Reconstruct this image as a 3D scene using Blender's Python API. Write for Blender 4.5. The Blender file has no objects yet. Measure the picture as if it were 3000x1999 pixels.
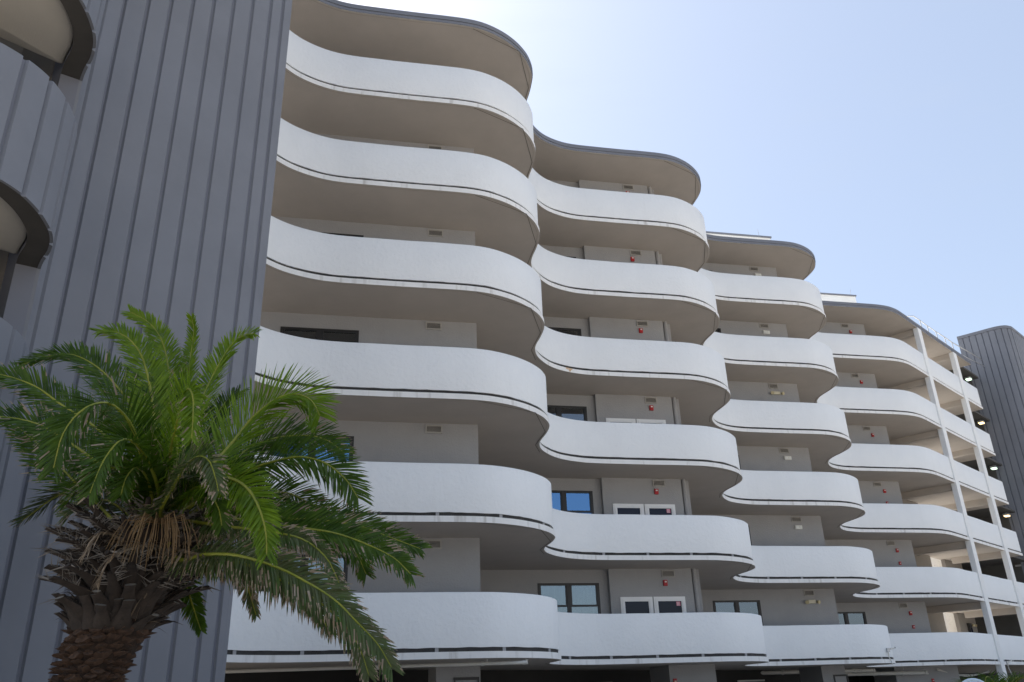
import bpy, bmesh, math, random
from mathutils import Vector, Matrix, noise
R = math.radians
random.seed(7)
C = bpy.context.scene.collection
SC = bpy.context.scene

# ------------------------------------------------------------------ camera, sky, sun, exposure
EYE = 1.7
PITCH, ROLL, FPX = 0.4099, -0.03351, 2421.0
cp, sp, cr, sr = math.cos(PITCH), math.sin(PITCH), math.cos(ROLL), math.sin(ROLL)
V_R, V_U, V_F = Vector((1, 0, 0)), Vector((0, -sp, cp)), Vector((0, cp, sp))
CX = V_R * cr + V_U * sr
CY = V_U * cr - V_R * sr
cam = bpy.data.cameras.new('camera')
cam.sensor_width = 36.0
cam.lens = FPX / 3000 * 36
cam.clip_start, cam.clip_end = 0.1, 3000
cam_o = bpy.data.objects.new('camera', cam)
C.objects.link(cam_o)
m = Matrix.Identity(4)
for i in range(3):
    m[i][0], m[i][1], m[i][2] = CX[i], CY[i], -V_F[i]
m[2][3] = EYE
cam_o.matrix_world = m
SC.camera = cam_o

SUN_AZ, SUN_EL = -40.0, 54.0      # degrees from +Y (negative: to the left), elevation
world = bpy.data.worlds.new('World')
SC.world = world
world.use_nodes = True
wt = world.node_tree
bg = wt.nodes['Background']
sky = wt.nodes.new('ShaderNodeTexSky')
sky.sky_type = 'NISHITA'
sky.sun_disc = False
sky.sun_elevation = R(SUN_EL)
sky.sun_rotation = R(SUN_AZ)
sky.altitude = 0
sky.air_density = 1.0
sky.dust_density = 2.2
sky.ozone_density = 1.2
# thin high haze: the clear sky seen through an even pale veil, with faint wisps of cirrus
veil = wt.nodes.new('ShaderNodeMix'); veil.data_type = 'RGBA'; veil.blend_type = 'MIX'; veil.clamp_factor = False
veil.inputs['B'].default_value = (2.48, 2.82, 3.36, 1)
wt.links.new(sky.outputs[0], veil.inputs['A'])
tcw = wt.nodes.new('ShaderNodeTexCoord')
mpw = wt.nodes.new('ShaderNodeMapping'); mpw.inputs['Rotation'].default_value = (0.3, 0.2, 0.6); mpw.inputs['Scale'].default_value = (2.0, 9.0, 14.0)
nzw = wt.nodes.new('ShaderNodeTexNoise'); nzw.inputs['Scale'].default_value = 1.6; nzw.inputs['Detail'].default_value = 7; nzw.inputs['Roughness'].default_value = 0.62
mrw = wt.nodes.new('ShaderNodeMapRange'); mrw.inputs['From Min'].default_value = 0.52; mrw.inputs['From Max'].default_value = 0.80
mrw.inputs['To Min'].default_value = 0.50; mrw.inputs['To Max'].default_value = 0.56
wt.links.new(tcw.outputs['Generated'], mpw.inputs['Vector']); wt.links.new(mpw.outputs[0], nzw.inputs['Vector'])
wt.links.new(nzw.outputs['Fac'], mrw.inputs['Value']); wt.links.new(mrw.outputs[0], veil.inputs['Factor'])
wt.links.new(veil.outputs['Result'], bg.inputs[0])
bg.inputs[1].default_value = 0.0855
sun = bpy.data.lights.new('sun', 'SUN')
sun.energy = 4.9
sun.angle = R(0.5)
sun.color = (1.0, 0.95, 0.88)
sun_o = bpy.data.objects.new('sun', sun)
C.objects.link(sun_o)
sd = Vector((math.sin(R(SUN_AZ)) * math.cos(R(SUN_EL)), math.cos(R(SUN_AZ)) * math.cos(R(SUN_EL)), math.sin(R(SUN_EL))))
sun_o.rotation_euler = (-sd).to_track_quat('-Z', 'Y').to_euler()
vs = SC.view_settings
vs.view_transform = 'Standard'
vs.look = 'None'
vs.exposure = 1.56
vs.gamma = 1.0
vs.use_curve_mapping = False

# ------------------------------------------------------------------ helpers
def at(px, py, y):
    """world point at depth y that the photograph shows at pixel px, py"""
    dx, dy = px - 1500, py - 999.5
    a = (dx * cr + dy * sr) / FPX
    b = -(-dx * sr + dy * cr) / FPX
    d = V_R * a + V_U * b + V_F
    return Vector((0, 0, EYE)) + d * (y / d.y)

class MB:
    def __init__(s):
        s.v, s.f, s.m = [], [], []
    def add(s, verts, faces, mat=0):
        o = len(s.v)
        s.v += [tuple(x) for x in verts]
        for f in faces:
            s.f.append(tuple(o + i for i in f)); s.m.append(mat)
    def obox(s, c, ax, ay, az, mat=0):
        """oriented box: centre, three half-axis vectors"""
        c, ax, ay, az = Vector(c), Vector(ax), Vector(ay), Vector(az)
        vs_ = [c + ax * i + ay * j + az * k for i in (-1, 1) for j in (-1, 1) for k in (-1, 1)]
        fs = [(0, 1, 3, 2), (4, 6, 7, 5), (0, 4, 5, 1), (2, 3, 7, 6), (0, 2, 6, 4), (1, 5, 7, 3)]
        if ax.cross(ay).dot(az) < 0:
            fs = [f[::-1] for f in fs]
        s.add(vs_, fs, mat)
    def prism(s, poly, z0, z1, mt=0, mb=0, ms=0):
        n = len(poly)
        a = sum(poly[i][0] * poly[(i + 1) % n][1] - poly[(i + 1) % n][0] * poly[i][1] for i in range(n))
        if a < 0:
            poly = poly[::-1]
        o = len(s.v)
        s.v += [(p[0], p[1], z0) for p in poly] + [(p[0], p[1], z1) for p in poly]
        s.f.append(tuple(o + i for i in range(n - 1, -1, -1))); s.m.append(mb)
        s.f.append(tuple(o + n + i for i in range(n))); s.m.append(mt)
        for i in range(n):
            j = (i + 1) % n
            s.f.append((o + i, o + j, o + n + j, o + n + i)); s.m.append(ms)
    def tube(s, pts, r, seg=8, mat=0, cap=True):
        pts = [Vector(p) for p in pts]
        rings = []
        up = Vector((0, 0, 1))
        for i, p in enumerate(pts):
            t = (pts[min(i + 1, len(pts) - 1)] - pts[max(i - 1, 0)]).normalized()
            x = t.cross(up)
            if x.length < 1e-3:
                x = t.cross(Vector((1, 0, 0)))
            x.normalize()
            y = t.cross(x)
            rr = r[i] if isinstance(r, (list, tuple)) else r
            rings.append([p + (x * math.cos(2 * math.pi * k / seg) + y * math.sin(2 * math.pi * k / seg)) * rr for k in range(seg)])
        o = len(s.v)
        for q in rings:
            s.v += [tuple(v) for v in q]
        for i in range(len(pts) - 1):
            for k in range(seg):
                k2 = (k + 1) % seg
                s.f.append((o + i * seg + k, o + (i + 1) * seg + k, o + (i + 1) * seg + k2, o + i * seg + k2)); s.m.append(mat)
        if cap:
            s.f.append(tuple(o + k for k in range(seg))); s.m.append(mat)
            s.f.append(tuple(o + (len(pts) - 1) * seg + k for k in range(seg - 1, -1, -1))); s.m.append(mat)
    def mesh(s, name, mats, smooth=None, bevel=0):
        me = bpy.data.meshes.new(name)
        me.from_pydata(s.v, [], s.f)
        for mt in (mats if isinstance(mats, (list, tuple)) else [mats]):
            me.materials.append(mt)
        me.polygons.foreach_set('material_index', s.m)
        if bevel:
            bm = bmesh.new(); bm.from_mesh(me)
            bmesh.ops.remove_doubles(bm, verts=bm.verts, dist=1e-5)
            bmesh.ops.bevel(bm, geom=[e for e in bm.edges if len(e.link_faces) == 2 and e.calc_face_angle(0) > 0.6],
                            offset=bevel, segments=2, affect='EDGES', profile=0.5)
            bm.to_mesh(me); bm.free()
        if smooth:
            me.shade_smooth()
            me.set_sharp_from_angle(angle=R(smooth))
        me.update()
        return me
    def build(s, name, mats, parent=None, smooth=None, bevel=0):
        return link(name, s.mesh(name, mats, smooth, bevel), parent)

def link(name, data, parent=None, loc=None):
    o = bpy.data.objects.new(name, data)
    C.objects.link(o)
    if parent:
        o.parent = parent
    if loc is not None:
        o.location = loc
    return o

def thing(name, label, cat, group=None, data=None, loc=(0, 0, 0), rz=0):
    o = link(name, data)
    o.location = loc
    o.rotation_euler = (0, 0, rz)
    o['label'] = label; o['category'] = cat
    if group:
        o['group'] = group
    return o

def copy_tree(o, label, loc, rz=None, scale=None):
    def rec(a, par):
        c = a.copy(); C.objects.link(c)
        if par:
            c.parent = par
        for ch in list(a.children):
            rec(ch, c)
        return c
    r = rec(o, None)
    r.location = loc; r['label'] = label
    if rz is not None:
        r.rotation_euler = (0, 0, rz)
    if scale:
        r.scale = scale
    return r

def V2(p): return Vector((p[0], p[1]))

def catmull(pts, n=12, closed=False):
    pts = [Vector(p) for p in pts]
    out = []
    P = [pts[0] * 2 - pts[1]] + pts + [pts[-1] * 2 - pts[-2]]
    for i in range(1, len(P) - 2):
        a, b, c, d = P[i - 1:i + 3]
        for k in range(n):
            t = k / n
            out.append(0.5 * ((2 * b) + (c - a) * t + (2 * a - 5 * b + 4 * c - d) * t * t + (3 * b - a - 3 * c + d) * t ** 3))
    out.append(pts[-1])
    return out

def resample(pts, step):
    L = [0]
    for a, b in zip(pts, pts[1:]):
        L.append(L[-1] + (b - a).length)
    n = max(2, round(L[-1] / step))
    out, j = [], 0
    for i in range(n + 1):
        s = L[-1] * i / n
        while j < len(L) - 2 and L[j + 1] < s:
            j += 1
        t = (s - L[j]) / max(1e-9, L[j + 1] - L[j])
        out.append(pts[j].lerp(pts[j + 1], t))
    return out

def normals2(pts):
    """right-hand normals of a 2D polyline"""
    N = []
    for i in range(len(pts)):
        t = (pts[min(i + 1, len(pts) - 1)] - pts[max(i - 1, 0)]).normalized()
        N.append(Vector((t.y, -t.x)))
    return N

# ------------------------------------------------------------------ materials
def mat(name, col, rough=0.85, metal=0.0, var=0.0, vscale=3.0, bump=0.0, bscale=40.0, bdist=0.01, spec=0.5, streak=0.0, tint=None, detail=4.0, bump2=0.0, b2scale=200.0):
    M = bpy.data.materials.new(name)
    M.use_nodes = True
    nt = M.node_tree
    b = nt.nodes['Principled BSDF']
    b.inputs['Roughness'].default_value = rough
    b.inputs['Metallic'].default_value = metal
    b.inputs['Specular IOR Level'].default_value = spec
    tc = nt.nodes.new('ShaderNodeTexCoord')
    colsock = None
    if var or streak:
        n1 = nt.nodes.new('ShaderNodeTexNoise'); n1.inputs['Scale'].default_value = vscale; n1.inputs['Detail'].default_value = 6
        n1.inputs['Roughness'].default_value = 0.65
        nt.links.new(tc.outputs['Object'], n1.inputs['Vector'])
        mx = nt.nodes.new('ShaderNodeMix'); mx.data_type = 'RGBA'
        t = tint or tuple(c * (1 - var) for c in col)
        mx.inputs['A'].default_value = (*col, 1); mx.inputs['B'].default_value = (*t, 1)
        mr = nt.nodes.new('ShaderNodeMapRange'); mr.inputs['From Min'].default_value = 0.35; mr.inputs['From Max'].default_value = 0.72
        nt.links.new(n1.outputs['Fac'], mr.inputs['Value'])
        nt.links.new(mr.outputs[0], mx.inputs['Factor'])
        colsock = mx.outputs['Result']
        if streak:
            mp = nt.nodes.new('ShaderNodeMapping'); mp.inputs['Scale'].default_value = (1, 1, 0.12)
            nt.links.new(tc.outputs['Object'], mp.inputs['Vector'])
            n2 = nt.nodes.new('ShaderNodeTexNoise'); n2.inputs['Scale'].default_value = 7.0; n2.inputs['Detail'].default_value = 5
            nt.links.new(mp.outputs[0], n2.inputs['Vector'])
            mr2 = nt.nodes.new('ShaderNodeMapRange'); mr2.inputs['From Min'].default_value = 0.56; mr2.inputs['From Max'].default_value = 0.78
            mr2.inputs['To Max'].default_value = streak
            nt.links.new(n2.outputs['Fac'], mr2.inputs['Value'])
            mx2 = nt.nodes.new('ShaderNodeMix'); mx2.data_type = 'RGBA'
            nt.links.new(mr2.outputs[0], mx2.inputs['Factor'])
            nt.links.new(colsock, mx2.inputs['A']); mx2.inputs['B'].default_value = (0.25, 0.22, 0.18, 1)
            colsock = mx2.outputs['Result']
        nt.links.new(colsock, b.inputs['Base Color'])
    else:
        b.inputs['Base Color'].default_value = (*col, 1)
    if bump:
        nb = nt.nodes.new('ShaderNodeTexNoise'); nb.inputs['Scale'].default_value = bscale; nb.inputs['Detail'].default_value = detail
        nb.inputs['Roughness'].default_value = 0.55
        nt.links.new(tc.outputs['Object'], nb.inputs['Vector'])
        h = nb.outputs['Fac']
        if bump2:
            # knock-down plaster: flattened islands of stucco over a fine grain
            cr_ = nt.nodes.new('ShaderNodeMapRange'); cr_.inputs['From Min'].default_value = 0.44; cr_.inputs['From Max'].default_value = 0.60
            nt.links.new(h, cr_.inputs['Value'])
            nb2 = nt.nodes.new('ShaderNodeTexNoise'); nb2.inputs['Scale'].default_value = b2scale; nb2.inputs['Detail'].default_value = 3
            nt.links.new(tc.outputs['Object'], nb2.inputs['Vector'])
            ma = nt.nodes.new('ShaderNodeMath'); ma.operation = 'MULTIPLY_ADD'
            nt.links.new(nb2.outputs['Fac'], ma.inputs[0]); ma.inputs[1].default_value = bump2
            nt.links.new(cr_.outputs[0], ma.inputs[2])
            h = ma.outputs[0]
        bp = nt.nodes.new('ShaderNodeBump'); bp.inputs['Strength'].default_value = bump; bp.inputs['Distance'].default_value = bdist
        nt.links.new(h, bp.inputs['Height']); nt.links.new(bp.outputs[0], b.inputs['Normal'])
    return M

M_STUCCO = mat('white_stucco', (0.785, 0.795, 0.795), 0.9, var=0.035, vscale=1.3, bump=0.3, bscale=11, bdist=0.012, bump2=0.12, b2scale=60, streak=0.03)
M_EDGE = mat('slab_edge_paint', (0.79, 0.79, 0.78), 0.85, var=0.10, vscale=2.5, bump=0.3, bscale=45, bdist=0.004, streak=0.45)
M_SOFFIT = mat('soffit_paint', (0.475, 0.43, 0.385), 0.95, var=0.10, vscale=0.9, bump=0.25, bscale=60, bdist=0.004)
M_WALL = mat('grey_stucco', (0.345, 0.345, 0.35), 0.95, var=0.08, vscale=1.2, bump=0.4, bscale=26, bdist=0.006, bump2=0.4, b2scale=120, streak=0.08)
M_JOINT = mat('sealant_joint', (0.16, 0.15, 0.13), 0.9)
M_DRIP = mat('drip_line', (0.34, 0.30, 0.25), 0.9)
M_FASCIA = mat('grey_fascia', (0.17, 0.18, 0.21), 0.7, var=0.12, vscale=2.0)
M_MEMB = mat('roof_membrane', (0.78, 0.78, 0.76), 0.8, var=0.1, vscale=0.8)
M_TOWER = mat('slate_grey_paint', (0.186, 0.197, 0.226), 0.75, var=0.14, vscale=0.7, bump=0.2, bscale=70, bdist=0.003, streak=0.05)
M_TOWERCORE = mat('slate_grey_recess', (0.155, 0.165, 0.20), 0.8, var=0.1, vscale=1.0)
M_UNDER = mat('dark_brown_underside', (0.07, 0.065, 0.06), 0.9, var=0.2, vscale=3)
M_BEIGE = mat('beige_plaster', (0.50, 0.47, 0.42), 0.95, var=0.08, vscale=2, bump=0.5, bscale=60, bdist=0.005)
M_TAUPE = mat('taupe_plaster', (0.26, 0.235, 0.205), 0.95, var=0.1, vscale=2, bump=0.4, bscale=40, bdist=0.005)
M_BRONZE = mat('dark_bronze_frame', (0.018, 0.017, 0.018), 0.45)
M_WFRAME = mat('white_vinyl', (0.80, 0.80, 0.80), 0.45)
M_ROOM = mat('dim_room', (0.10, 0.10, 0.11), 0.95)
M_VENT = mat('vent_grille', (0.37, 0.36, 0.34), 0.7)
M_VENTDARK = mat('vent_shadow', (0.10, 0.095, 0.09), 0.9)
M_RED = mat('red_plastic', (0.42, 0.012, 0.016), 0.4)
M_LENS = mat('clear_lens', (0.75, 0.76, 0.74), 0.25)
M_CREAM = mat('cream_plastic', (0.62, 0.57, 0.43), 0.5)
M_WPLAST = mat('white_plastic', (0.72, 0.72, 0.68), 0.5)
M_GOLD = mat('amber_reflector', (0.50, 0.42, 0.24), 0.35)
M_PVC = mat('white_pvc', (0.62, 0.61, 0.57), 0.5, var=0.12, vscale=3)
M_STEEL = mat('galvanised_steel', (0.45, 0.46, 0.47), 0.45, metal=0.7)
M_PINK = mat('pink_sticker', (0.62, 0.20, 0.28), 0.6)
M_RUST = mat('rust_stain', (0.48, 0.26, 0.10), 0.95, var=0.6, vscale=30, tint=(0.72, 0.66, 0.56))
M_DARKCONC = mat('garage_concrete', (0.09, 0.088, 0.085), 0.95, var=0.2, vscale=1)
M_GARAGE = mat('garage_painted_shade', (0.035, 0.034, 0.033), 0.95, var=0.2, vscale=1)  # near-black colour paints in the deep shade of the garage
M_BLUE = mat('blue_plastic', (0.02, 0.07, 0.30), 0.5)
M_ASPH = mat('weathered_concrete', (0.365, 0.335, 0.295), 0.95, var=0.25, vscale=0.3, bump=0.4, bscale=60, bdist=0.01)

def glass_mat(name, tint, ior):
    M = bpy.data.materials.new(name); M.use_nodes = True
    nt = M.node_tree
    for n in list(nt.nodes): nt.nodes.remove(n)
    out = nt.nodes.new('ShaderNodeOutputMaterial')
    mx = nt.nodes.new('ShaderNodeMixShader')
    tr = nt.nodes.new('ShaderNodeBsdfTransparent'); tr.inputs[0].default_value = (0.55, 0.62, 0.62, 1)
    gl = nt.nodes.new('ShaderNodeBsdfGlossy'); gl.inputs['Roughness'].default_value = 0.015; gl.inputs[0].default_value = (*tint, 1)
    fr = nt.nodes.new('ShaderNodeFresnel'); fr.inputs['IOR'].default_value = ior
    tc = nt.nodes.new('ShaderNodeTexCoord')
    nz = nt.nodes.new('ShaderNodeTexNoise'); nz.inputs['Scale'].default_value = 1.5
    bp = nt.nodes.new('ShaderNodeBump'); bp.inputs['Strength'].default_value = 0.05; bp.inputs['Distance'].default_value = 0.02
    nt.links.new(tc.outputs['Object'], nz.inputs['Vector']); nt.links.new(nz.outputs['Fac'], bp.inputs['Height'])
    nt.links.new(bp.outputs[0], gl.inputs['Normal'])
    nt.links.new(fr.outputs[0], mx.inputs[0]); nt.links.new(tr.outputs[0], mx.inputs[1]); nt.links.new(gl.outputs[0], mx.inputs[2])
    nt.links.new(mx.outputs[0], out.inputs['Surface'])
    return M
M_GLASS = glass_mat('window_glass', (0.85, 0.92, 1.0), 2.6)
M_GLASSB = glass_mat('blue_tint_glass', (0.30, 0.58, 1.0), 4.2)  # blue tint put into the panes' reflections, with stronger mirroring
M_CURTAIN = mat('curtain_fabric', (0.62, 0.66, 0.66), 0.95)
M_BLIND = mat('blind_slats', (0.55, 0.62, 0.68), 0.7)
M_DRAPE = mat('dark_drape', (0.07, 0.10, 0.10), 0.95)

def lamp_mat(name, col, e):
    M = bpy.data.materials.new(name); M.use_nodes = True
    b = M.node_tree.nodes['Principled BSDF']
    b.inputs['Base Color'].default_value = (*col, 1)
    b.inputs['Emission Color'].default_value = (*col, 1); b.inputs['Emission Strength'].default_value = e
    return M
M_LAMPW = lamp_mat('warm_lamp_glow', (1.0, 0.72, 0.35), 1.1)
M_LAMPG = lamp_mat('greenish_lamp_glow', (0.75, 1.0, 0.75), 0.9)

def leaf_mat(name, ca, cb, trans):
    M = bpy.data.materials.new(name); M.use_nodes = True
    nt = M.node_tree
    b = nt.nodes['Principled BSDF']; out = nt.nodes['Material Output']
    b.inputs['Roughness'].default_value = 0.45
    b.inputs['Specular IOR Level'].default_value = 0.35
    tc = nt.nodes.new('ShaderNodeTexCoord')
    nz = nt.nodes.new('ShaderNodeTexNoise'); nz.inputs['Scale'].default_value = 9.0; nz.inputs['Detail'].default_value = 3
    nt.links.new(tc.outputs['Object'], nz.inputs['Vector'])
    mx = nt.nodes.new('ShaderNodeMix'); mx.data_type = 'RGBA'
    mr = nt.nodes.new('ShaderNodeMapRange'); mr.inputs['From Min'].default_value = 0.3; mr.inputs['From Max'].default_value = 0.7
    nt.links.new(nz.outputs['Fac'], mr.inputs['Value']); nt.links.new(mr.outputs[0], mx.inputs['Factor'])
    mx.inputs['A'].default_value = (*ca, 1); mx.inputs['B'].default_value = (*cb, 1)
    nt.links.new(mx.outputs['Result'], b.inputs['Base Color'])
    if trans:
        tl = nt.nodes.new('ShaderNodeBsdfTranslucent')
        nt.links.new(mx.outputs['Result'], tl.inputs[0])
        ms = nt.nodes.new('ShaderNodeMixShader'); ms.inputs[0].default_value = trans
        nt.links.new(b.outputs[0], ms.inputs[1]); nt.links.new(tl.outputs[0], ms.inputs[2])
        nt.links.new(ms.outputs[0], out.inputs['Surface'])
    return M
M_LEAF = leaf_mat('palm_leaflet', (0.088, 0.160, 0.010), (0.034, 0.080, 0.008), 0.45)
M_LEAFY = leaf_mat('young_palm_leaflet', (0.195, 0.300, 0.012), (0.095, 0.180, 0.010), 0.48)
M_LEAFO = leaf_mat('old_palm_leaflet', (0.065, 0.115, 0.022), (0.095, 0.105, 0.045), 0.3)
M_TIP = leaf_mat('dry_leaf_tip', (0.22, 0.15, 0.085), (0.32, 0.26, 0.19), 0.1)
M_DEAD = leaf_mat('dead_leaflet', (0.12, 0.08, 0.05), (0.20, 0.15, 0.10), 0.1)
M_RACHIS = leaf_mat('palm_midrib', (0.27, 0.27, 0.03), (0.18, 0.21, 0.025), 0)
M_BOOT = mat('leaf_base_fibre', (0.052, 0.038, 0.029), 0.95, var=0.5, vscale=14, bump=0.6, bscale=50, bdist=0.01)
M_CUT = mat('cut_leaf_base', (0.22, 0.20, 0.17), 0.9, var=0.3, vscale=20)
M_BARK = mat('palm_bark', (0.040, 0.022, 0.013), 0.95, var=0.7, vscale=12, bump=0.8, bscale=40, bdist=0.02)
M_BARK2 = mat('palm_bark_scale', (0.115, 0.062, 0.036), 0.95, var=0.75, vscale=14, bump=0.7, bscale=35, bdist=0.015)
M_SPINE = mat('pale_spine', (0.20, 0.175, 0.15), 0.7)
M_STRAND = mat('dry_fruit_strand', (0.20, 0.12, 0.05), 0.8, var=0.3, vscale=10)

# ------------------------------------------------------------------ ground
g = MB(); g.add([(-1500, -1500, 0), (1500, -1500, 0), (1500, 1500, 0), (-1500, 1500, 0)], [(0, 1, 2, 3)])
ground = g.build('ground', M_ASPH); ground['kind'] = 'structure'

# ------------------------------------------------------------------ the apartment building
ZS = 17.236 + EYE
H = 2.75
def Z(k): return ZS - k * H if k < 6 else 0.79 + EYE       # underside of slab k (0 = roof)
SLAB, GAP, PTOP, PSET, PTH = 0.13, 0.080, 1.28, 0.034, 0.16
T = Vector((6.36, 6.53))
TH = T.normalized(); NB = Vector((-TH.y, TH.x))            # along the row, and back into the building
WV = [(-5.72, 14.75), (-5.66, 15.25), (-5.45, 15.78), (-5.18, 16.2), (-4.86, 16.5), (-4.45, 16.755), (-4.0, 16.925), (-3.2, 17.11),
      (-2.38, 17.285), (-1.5, 17.46), (-.88, 17.61), (-.43, 17.80), (.03, 18.13), (.40, 18.53), (.66, 18.95), (.79, 19.3), (.86, 19.65),
      (.85, 20.0), (.78, 20.45), (.68, 20.9)]
WV = [Vector(p) for p in WV]
ctrl = [p - T for p in WV[16:]]
n_pre = len(ctrl)
for b in range(3):
    ctrl += [p + T * b for p in WV]
ctrl += [p + T * 3 for p in WV[:9]] + [Vector(p) for p in ((17.55, 37.06), (18.25, 37.235), (18.85, 37.48), (19.4, 37.86), (19.9, 38.34), (20.55, 39.0), (21.24, 39.71), (23.5, 42.0), (25.2, 43.71), (26.9, 45.42))]
N_SUB = 12
dense = catmull(ctrl, N_SUB)
cut = [0] + [(n_pre + 20 * b) * N_SUB for b in (1, 2, 3)] + [len(dense) - 1]
SEG = [resample(dense[cut[i]:cut[i + 1] + 1], 0.13) for i in range(4)]
ALL = SEG[0] + SEG[1][1:] + SEG[2][1:] + SEG[3][1:]
ALLN = normals2(ALL)
off0 = [0]
for s_ in SEG:
    off0.append(off0[-1] + len(s_) - 1)
def seg(b, inset=0.0):
    i0, i1 = off0[b], off0[b + 1]
    return [ALL[i] - ALLN[i] * inset for i in range(i0, i1 + 1)]
B4 = Vector((18.5, 37.4))
def b4p(t, n): return B4 + TH * t + NB * n
def slab_poly(b, inset=0.0):
    o = seg(b, inset)
    if b < 3:
        return o + [o[-1] + NB * 8, o[0] + NB * 8]
    e = o[-1]
    return o + [e + NB * 9, b4p(11.6, 9), b4p(11.6, 2.9), b4p(1.2, 2.9), b4p(1.2, 8.6), o[0] + NB * 8]

bld = thing('apartment_building', 'long white apartment block with stacked wavy curved balconies and a thin grey roof edge', 'building')

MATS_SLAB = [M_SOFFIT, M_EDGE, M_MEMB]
CH = [Vector(p) for p in ((-.8, 17.68), (.5, 18.63), (.77, 20.2), (.53, 21.34), (.66, 22.08))]
def flat_line(mb, pts, w, z):
    for a, b_ in zip(pts, pts[1:]):
        d = (b_ - a).normalized(); n = Vector((d.y, -d.x)) * w / 2
        mb.add([(*(a + n), z), (*(b_ + n), z), (*(b_ - n), z), (*(a - n), z)], [(0, 1, 2, 3)])
for b in range(4):
    for k in range(7):
        mb = MB()
        poly = slab_poly(b)
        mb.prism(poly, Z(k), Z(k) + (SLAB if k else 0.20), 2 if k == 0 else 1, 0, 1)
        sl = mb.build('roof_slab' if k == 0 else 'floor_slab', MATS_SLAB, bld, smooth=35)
        # joint lines cut into the underside
        j = MB()
        j2 = MB(); flat_line(j2, seg(b, 0.07), 0.012, Z(k) - 0.004); j2.build('drip_line', M_DRIP, sl)
        if b < 3:
            flat_line(j, [p + T * b for p in CH], 0.018, Z(k) - 0.008)
        if b < 3: j.build('soffit_joint', M_JOINT, sl)
        if k == 0:
            fa = MB()
            o_, i_ = seg(b, -0.035), seg(b, 0.02)
            fa.prism(o_ + i_[::-1], Z(0) + 0.105, Z(0) + 0.24)
            fa.build('roof_fascia', M_FASCIA, bld, smooth=35)
            fb = MB()
            o2 = seg(b, -0.015)
            fb.prism(o2 + i_[::-1], Z(0) + 0.004, Z(0) + 0.098)
            fb.build('roof_drip_edge', M_FASCIA, bld, smooth=35)
        else:
            # parapet: flat ragged-bottomed stucco wall above a slot
            o_, i_ = seg(b, PSET), seg(b, PSET + PTH)
            n = len(o_)
            zb, zt = Z(k) + SLAB + GAP, Z(k) + PTOP
            p_ = MB()
            vs_ = []
            for q in range(n):
                w = 0.010 * noise.noise((o_[q].x * 3.1, o_[q].y * 3.1, k * 5.3)) + 0.006 * noise.noise((o_[q].x * 11, o_[q].y * 11, k * 3.3))
                wt_ = 0.008 * noise.noise((o_[q].x * 1.3, o_[q].y * 1.3, k * 9.1 + 4))
                vs_ += [(*o_[q], zb + w), (*o_[q], zt - 0.02 + wt_), (*o_[q].lerp(i_[q], 0.12), zt + wt_), (*i_[q], zt + wt_), (*i_[q], zb + w)]
            fs = []
            for q in range(n - 1):
                for r_ in range(5):
                    r2 = (r_ + 1) % 5
                    fs.append((q * 5 + r_, q * 5 + 5 + r_, q * 5 + 5 + r2, q * 5 + r2))
            fs += [tuple(range(5)), tuple((n - 1) * 5 + i for i in range(4, -1, -1))]
            p_.add(vs_, fs)
            p_.build('balcony_parapet', M_STUCCO, bld, smooth=50)
# bay 4 end parapet return
e0 = seg(3, PSET)[-1]
for k in range(1, 7):
    p_ = MB()
    a = e0 + NB * (PTH + 0.002)
    p_.prism([a, a + NB * 0.4, a + NB * 0.4 - TH * PTH, a - TH * PTH], Z(k) + SLAB + GAP, Z(k) + PTOP)
    p_.build('balcony_parapet', M_STUCCO, bld)

M_SLOTSHADE = mat('slot_shade_strip', (0.045, 0.043, 0.042), 0.8, var=0.5, vscale=4)  # dark strip added to stand in for the shade inside the slot
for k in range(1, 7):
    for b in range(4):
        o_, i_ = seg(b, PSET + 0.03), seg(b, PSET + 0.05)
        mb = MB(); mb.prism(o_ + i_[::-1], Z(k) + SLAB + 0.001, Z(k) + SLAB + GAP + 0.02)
        mb.build('slot_shade_strip', M_SLOTSHADE, bld, smooth=40)

# little blocks that carry the parapet in the slot
sm = MB(); sm.obox((0, 0, 0), (0.035, 0, 0), (0, 0.04, 0), (0, 0, GAP / 2 + 0.012)); SPACER = sm.mesh('spacer_block', M_WALL)
for k in range(5, 7):
    for b in range(4):
        o_ = seg(b, PSET + 0.045)
        L = 0.4
        acc = 0
        for q in range(1, len(o_)):
            acc += (o_[q] - o_[q - 1]).length
            if acc > L:
                acc = 0; L = 1.28
                d = o_[q] - o_[q - 1]
                s_ = link('spacer_block', SPACER, bld, (*o_[q], Z(k) + SLAB + GAP / 2 + 0.004))
                s_.rotation_euler = (0, 0, math.atan2(d.y, d.x))

# walls, in the frame of each bay: a runs along the wall (0 at its right corner), positive m points to the camera
TW = Vector((0.978, 0.2085)).normalized(); MW = Vector((TW.y, -TW.x))
P0 = Vector((-0.905, 19.451))
def wp(b, a, mm, z): 
    q = P0 + T * b + TW * a + MW * mm
    return Vector((q.x, q.y, z))
T3, M3 = Vector((*TW, 0)), Vector((*MW, 0))
def wbox(mb, b, a0, a1, m0, m1, z0, z1, mt=0):
    mb.obox(wp(b, (a0 + a1) / 2, (m0 + m1) / 2, (z0 + z1) / 2), T3 * ((a1 - a0) / 2), M3 * ((m1 - m0) / 2), Vector((0, 0, (z1 - z0) / 2)), mt)
WIN = [(-4.88, -2.98), (-5.06, -3.20), (-4.94, -3.08), (-4.98, -3.09)]
WTOP, WBOT = 0.385, 1.72
WROT = math.atan2(TW.y, TW.x)

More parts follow.
